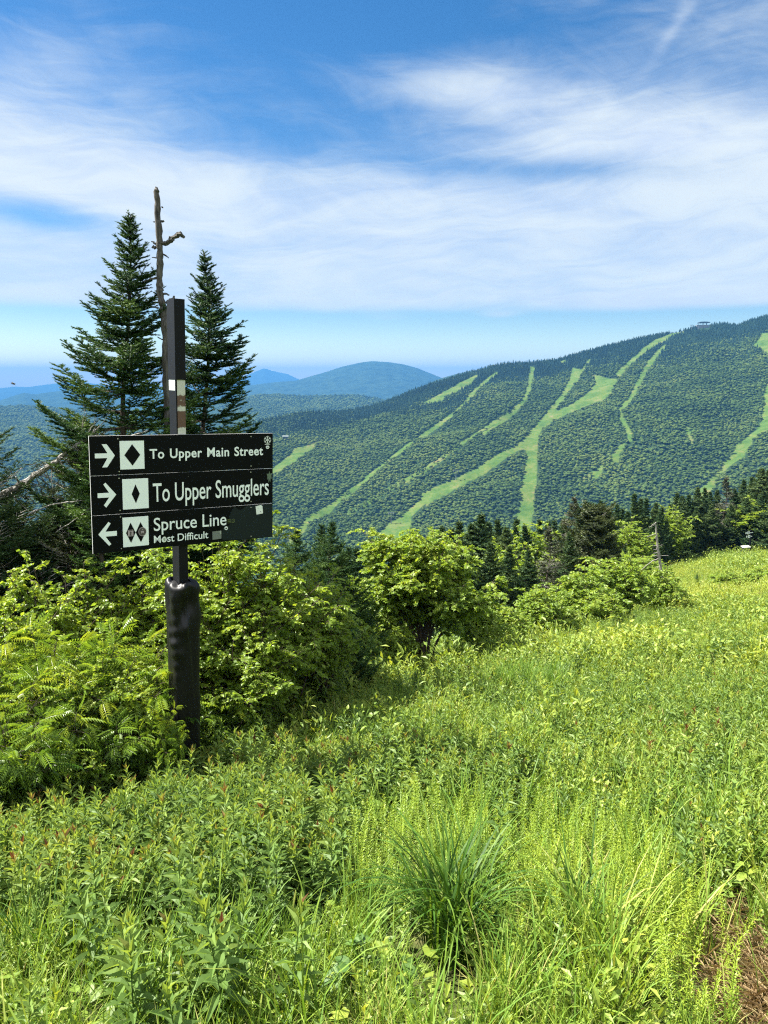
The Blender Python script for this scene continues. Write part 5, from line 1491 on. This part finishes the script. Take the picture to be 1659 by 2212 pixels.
mb = MB(); mb.add(V(x0 - .005, x1 + .005, .010, .022 + FD, zc_, zt), [BF + [(0, 1, 5, 4)]], .5, 0); sobj('post_sleeve', mb, m_postblack)
mb = MB(); mb.add(V(x0 - .0025, x0, .035, .012 + FD, zc_ - .085, zc_ - .002), [[(3, 0, 4, 7), (0, 3, 2, 1), (4, 5, 6, 7), (0, 1, 5, 4), (2, 3, 7, 6)]], .5, 0); sobj('white_mark', mb, m_white)

# crumpled black vinyl cover round the foot of the post
m_cover = simple('black_vinyl_cover', (0.003, 0.003, 0.0035), 0.48, 0.30)
nz, ns = 120, 96
zz = np.linspace(-.325, -1.80, nz); th = np.arange(ns) * 2 * math.pi / ns
cx_, cy_ = (x0 + x1) / 2 + .014, .016 + FD / 2
Vv = np.zeros((nz, ns, 3))
ca, sa = np.cos(th), np.sin(th)
for i, z in enumerate(zz):
    f = (zz[0] - z)
    p = 5.0
    rx, ry = .112 + .004 * math.sin(f * 4), .128
    rr = (np.abs(ca / rx) ** p + np.abs(sa / ry) ** p) ** (-1 / p)
    k = th
    fold = .014 * np.sin(3 * k + 5 * f + 1.0) * math.exp(-f * 1.9) + .016 * np.abs(np.sin(1.5 * k + 9 * f)) * math.exp(-f * 2.6)
    big = -.044 * np.exp(-((k - 4.25) / .5) ** 2 - ((f - .24) / .12) ** 2) - .036 * np.exp(-((k - 5.0) / .45) ** 2 - ((f - .16) / .10) ** 2) + .020 * np.exp(-((k - 4.62 - .5 * (f - .3)) / .10) ** 2) * math.exp(-f * 1.2)
    rip = .006 * np.sin(f * 62 + 2 * k) * np.exp(-((k - 3.75) / .5) ** 2) * math.exp(-((f - .5) / .28) ** 2)
    nz_ = .016 * (fbm(np.cos(k) * 2.2 + 5, np.sin(k) * 2.2 + f * 5.0) - .47)
    def crease(k0, f0, k1, f1, wd):                      # a sharp ridge along a line on the vinyl
        ux, uy = (k1 - k0), (f1 - f0) * 3.0
        l2 = ux * ux + uy * uy
        tt = np.clip(((k - k0) * ux + (f - f0) * 3.0 * uy) / l2, 0, 1)
        dd = np.hypot(k - k0 - tt * ux, (f - f0) * 3.0 - tt * uy)
        return np.clip(1 - dd / wd, 0, 1)
    sharp = (.020 * crease(3.5, .03, 4.45, .36, .42) + .020 * crease(5.5, .06, 4.55, .37, .40) + .016 * crease(4.5, .38, 4.75, 1.2, .30) + .014 * crease(4.5, .02, 4.1, .22, .28)
             + .012 * crease(3.3, .45, 4.3, .62, .25) + .012 * crease(5.0, .02, 5.6, .30, .3))
    rr = rr * (1 + .02 * math.sin(7 * f)) + fold * .6 + big + rip + nz_ + sharp
    tuck = 1.0 if f > .03 else .80 + .20 * math.sqrt(f / .03)
    Vv[i, :, 0] = cx_ + rr * tuck * ca; Vv[i, :, 1] = cy_ + rr * tuck * sa
    Vv[i, :, 2] = z - (.010 * np.sin(2 * k + .6) + .012 * np.sin(5 * k)) * math.exp(-f * 14)
mb = MB(); i = np.arange(nz - 1)[:, None] * ns; j = np.arange(ns)[None]
q = np.stack([i + j, i + ns + j, i + ns + (j + 1) % ns, i + (j + 1) % ns], -1).reshape(-1, 4)
cap_z = zz[0] + .010 * np.cos(4 * th) - .004
rin = np.stack([cx_ + .058 * np.sign(ca) * np.minimum(1, np.abs(ca) * 1.4), cy_ + .098 * np.sign(sa) * np.minimum(1, np.abs(sa) * 1.4), cap_z], -1)
mid_r = (Vv[0] * .5 + rin * .5) + np.stack([0 * th, 0 * th, .010 * np.sin(6 * th + 1) + .006 * np.sin(11 * th)], -1)
mb.add(np.concatenate([Vv.reshape(-1, 3), mid_r, rin]), [q, np.stack([np.arange(ns), (np.arange(ns) + 1) % ns, nz * ns + (np.arange(ns) + 1) % ns, nz * ns + np.arange(ns)], -1),
        np.stack([nz * ns + np.arange(ns), nz * ns + (np.arange(ns) + 1) % ns, (nz + 1) * ns + (np.arange(ns) + 1) % ns, (nz + 1) * ns + np.arange(ns)], -1)])
sobj('pole_cover', mb, m_cover, sign, True)

# ------------------------------------------------------------------ sedge clumps in the foreground
m_sedge = leaf_mat('sedge_blade', [(0.0, (0.014, 0.045, 0.007)), (0.5, (0.048, 0.112, 0.014)), (1.0, (0.150, 0.230, 0.032))], trans=0.34, rough=0.5, spec=0.2, rnd=0.1)
for k, (u, v, n, h, lb) in enumerate(((975, 2075, 210, .72, 'large dark green sedge clump with broad arching blades in the foreground'), (1235, 2070, 60, .52, 'smaller sedge clump at the lower right of the foreground'), (760, 1655, 70, .55, 'dark green grassy clump in the meadow right of the post'),
                                      (1330, 1745, 60, .42, 'wispy grass clump above the feathery herbs'), (60, 2120, 60, .55, 'pale sedge clump in the bottom left corner'))):
    p = ghit(u, v)
    mb = MB(); blades(mb, np.random.default_rng(80 + k), n, h, .0105 if k < 2 else .007, .06, 1.7 if k < 2 else 1.3, (.15, .75), 0, 9)
    o = bpy.data.objects.new('sedge_clump', mb.mesh('sedge_clump', m_sedge)); COL.objects.link(o); o.location = (p[0], p[1], p[2])
    tag(o, lb, 'grass clump', 'sedge clumps')
# bramble plants with broad toothed leaves
m_bram = leaf_mat('bramble_leaf', [(0.0, (0.030, 0.080, 0.016)), (0.5, (0.085, 0.160, 0.032)), (1.0, (0.18, 0.24, 0.05))], trans=0.36, rough=0.5, spec=0.35, rnd=0.1)
for k, (u, v, s, lb) in enumerate(((690, 2150, 1.0, 'broad-leaved bramble at the bottom edge left of the sedge'), (640, 2020, .8, 'broad-leaved bramble left of the sedge clump'), (800, 2185, 1.1, 'broad-leaved bramble in the bottom edge below the sedge'), (1420, 1830, 1.2, 'bramble with broad leaves above the dry straw patch'), (1490, 1850, .9, 'bramble beside the dry straw patch'))):
    p = ghit(u, v)
    mb = MB(); r_ = np.random.default_rng(90 + k)
    for _ in range(9):
        th = r_.random() * 6.28; rr = .12 * r_.random() ** .5 * s; hh = (.06 + .16 * r_.random()) * s
        c = np.array([rr * math.cos(th), rr * math.sin(th), hh]); mb.tube([(0, 0, 0), c * [.4, .4, .7], c], [.0025, .002, .0015], 3, .3)
        for a in (-.75, 0, .75):
            y_ = np.array([[math.cos(th + a), math.sin(th + a), -.15 + r_.normal(0, .15)]]); X, Y, Z = frames(y_, UP[None] + r_.normal(0, .2, (1, 3)))
            mb.stamp(LEAF_V, LEAF_F, c[None], X, Y, Z, np.array([[.085, .075, .075]]) * s, .28 + .3 * r_.random())
    o = bpy.data.objects.new('bramble', mb.mesh('bramble', m_bram)); COL.objects.link(o); o.location = p
    tag(o, lb, 'plant', 'brambles in the meadow')

# ------------------------------------------------------------------ small far things
def far_sign():
    y = 76.0
    p = at_depth(1622, 1150, y); gz = float(ground_z(p[0], p[1]))
    o = thing('small_trail_sign', 'small far black trail sign with two boards and white squares on a dark post', 'sign', (p[0], p[1], gz), rot=(0, 0, .35))
    top = p[2] + .25 - gz
    mb = MB(); mb.box((-.07, -.07, -.4), (.07, .07, top)); mb.obj('post', m_postblack, o)
    for zb, x0_, x1_ in ((top - .42, -.85, .30), (top - .80, -.72, .22)):
        mb = MB(); mb.box((x0_, -.11, zb), (x1_, -.085, zb + .34)); bd = mb.obj('board', m_black, o)
        mb = MB(); mb.box((x0_ + .28, -.115, zb + .03), (x0_ + .56, -.111, zb + .31)); mb.obj('white_panel', m_white, bd)
        mb = MB(); mb.box((x0_ + .05, -.115, zb + .08), (x0_ + .18, -.111, zb + .26)); mb.obj('arrow', m_white, bd)
        mb = MB(); mb.box((x0_ + .62, -.115, zb + .13), (x1_ - .12, -.111, zb + .20)); mb.obj('lettering', m_white, bd)
        mb = MB(); q_ = (x0_ + .42, zb + .17); mb.add([(q_[0] - .06, -.118, q_[1]), (q_[0], -.118, q_[1] - .10), (q_[0] + .06, -.118, q_[1]), (q_[0], -.118, q_[1] + .10)], [[(0, 1, 2, 3)]]); mb.obj('diamond', m_vblack, bd)
far_sign()
def bench():
    m_plank = simple('bleached_plank', (0.45, 0.44, 0.41), 0.6); m_leg = simple('dark_bench_leg', (0.05, 0.045, 0.04), 0.7)
    y = 70.0
    p = at_depth(1611, 1181, y); gz = float(ground_z(p[0], p[1]))
    h = max(p[2] - gz, .5)
    o = thing('plank_bench', 'small bleached plank bench on splayed dark legs below the far sign', 'bench', (p[0], p[1], gz), rot=(0, 0, .25))
    mb = MB(); mb.add([(-.42, -.17, h - .08), (.42, -.17, h - .08), (.42, .17, h + .02), (-.42, .17, h + .02), (-.42, -.17, h - .02), (.42, -.17, h - .02), (.42, .17, h + .08), (-.42, .17, h + .08)], [[(0, 3, 2, 1), (4, 5, 6, 7), (0, 1, 5, 4), (1, 2, 6, 5), (2, 3, 7, 6), (3, 0, 4, 7)]]); mb.obj('seat', m_plank, o)
    for x_ in (-.3, .3):
        for s in (-1, 1):
            mb = MB(); mb.tube([(x_, .1 * s, h - .05), (x_ * 1.3, .24 * s, -.1)], .035, 6); mb.obj('leg', m_leg, o)
bench()
m_rock = bark_mat('pale_stone', (0.16, 0.15, 0.13), (0.34, 0.33, 0.30), 4.0, 1.0)
iv, if_ = ico(1)
for k in range(16):
    u = 1448 + 112 * k / 15 + rng.normal(0, 3); v = 1232 - 24 * k / 15 + rng.normal(0, 2.5)
    p = ghit(u, v); mb = MB(); r_ = np.random.default_rng(200 + k)
    mb.add(iv * (1 + r_.normal(0, .14, (len(iv), 1))) * np.array([.32, .26, .20]) * (.6 + .7 * r_.random()), [if_])
    o = mb.obj('stone', m_rock); o.location = (p[0], p[1], p[2] + .16)
    tag(o, 'pale stone in the line of stones across the far meadow', 'stone', 'pale stones across the far meadow')

# lift station and towers on the summit, hut in the forest
m_steel = simple('grey_steel', (0.16, 0.18, 0.19), 0.5, 0.5, 0.4); m_roof = simple('dark_roof', (0.030, 0.045, 0.050), 0.6); m_wall = simple('station_wall', (0.16, 0.17, 0.17), 0.7)
def on_mtn(u, v):
    x, y = mhit(u, v); return np.array([x, y, float(mtn_z(np.array(math.atan2(x, y)), np.array(math.hypot(x, y))))])
p = on_mtn(1519, 708); p[2] += 2.5
st = thing('lift_station', 'chairlift top station with a long dark canopy on the summit', 'building', p)
mb = MB(); mb.box((-20, -5, -6), (22, 5, 5)); mb.obj('wall', m_wall, st)
mb = MB()
xs = np.linspace(-14, 16, 9); hz = 2.6 * np.sqrt(np.clip(1 - ((xs - 1) / 16.5) ** 2, 0.05, 1))
for x_, h_ in zip(xs, hz): pass
V_ = np.concatenate([np.stack([xs, np.full(9, -6.), 11 - .5 * hz], -1), np.stack([xs, np.full(9, 6.), 11 - .5 * hz], -1), np.stack([xs, np.full(9, -6.), 11 + hz], -1), np.stack([xs, np.full(9, 6.), 11 + hz], -1)])
k = np.arange(8)
mb.add(V_, [np.concatenate([np.stack([k + 18, k + 19, k + 28, k + 27], -1), np.stack([k, k + 9, k + 10, k + 1], -1), np.stack([k, k + 1, k + 19, k + 18], -1), np.stack([k + 9, k + 27, k + 28, k + 10], -1)]), [(0, 18, 27, 9), (8, 17, 35, 26)]])
mb.obj('canopy', m_roof, st)
for x_ in (-2, 8):
    mb = MB(); mb.box((x_, -1, 4), (x_ + 1.6, 1, 11)); mb.obj('pillar', m_steel, st)
def tower(u, v, h, lb):
    p = on_mtn(u, v); o = thing('lift_tower', lb, 'lift tower', p, 'chairlift towers on the ski mountain')
    mb = MB(); mb.tube([(0, 0, -2), (0, 0, h)], [.7, .5], 8); mb.obj('mast', m_steel, o)
    mb = MB(); mb.box((-4, -.4, h - .6), (4, .4, h + .5)); mb.obj('crossarm', m_steel, o)
    for s in (-1, 1):
        mb = MB(); mb.box((s * 3.7 - .3, -2.2, h - 2.0), (s * 3.7 + .3, 2.2, h - .9)); mb.obj('sheave_bank', m_steel, o)
tower(1493.5, 716, 17, 'left of the two lift towers beside the summit station')
tower(1508.5, 712, 17, 'lift tower standing right next to the summit station canopy')
tower(845, 1131, 15, 'lift tower low down the widest ski run')
tower(985, 1037, 15, 'lift tower half way up the long winding ski run')
p = on_mtn(617, 952)
hut = thing('forest_hut', 'tiny pale roofed hut in the forest right of the top board', 'building', p)
mb = MB(); mb.box((-5, -3, -2), (5, 3, 8)); mb.obj('wall', simple('hut_wall', (0.05, 0.06, 0.06), 0.8), hut)
mb = MB(); mb.add([(-6, -4, 8), (6, -4, 8), (6, 4, 8), (-6, 4, 8), (-6, 0, 10.5), (6, 0, 10.5)], [[(0, 1, 5, 4), (2, 3, 4, 5), (3, 2, 1, 0)], [(1, 2, 5), (3, 0, 4)]]); mb.obj('roof', simple('pale_roof', (0.07, 0.09, 0.085), 0.7), hut)

# bird in the air at the left
mb = MB()
mb.tube([(-.11, 0, 0), (-.06, 0, .012), (0, 0, .02), (.07, 0, .01), (.13, 0, .0)], [.006, .026, .03, .020, .006], 8)
for s in (-1, 1):
    mb.add([(-.03, s * .02, .025), (.05, s * .02, .025), (.04, s * .14, .075), (-.05, s * .15, .075), (-.02, s * .27, .045), (-.03, s * .02, .03), (.05, s * .02, .03), (.04, s * .14, .08), (-.05, s * .15, .08)],
           [[(0, 1, 2, 3), (5, 8, 7, 6)], [(3, 2, 4), (8, 4, 7)]])
p = at_depth(28, 830, 30)
b_ = mb.obj('bird', simple('dark_feathers', (0.03, 0.03, 0.03), 0.8)); b_.location = p; b_.rotation_euler = (.2, .3, .9); b_.scale = (.8, .8, .8)
tag(b_, 'small dark bird flying over the hills at the left edge', 'bird')
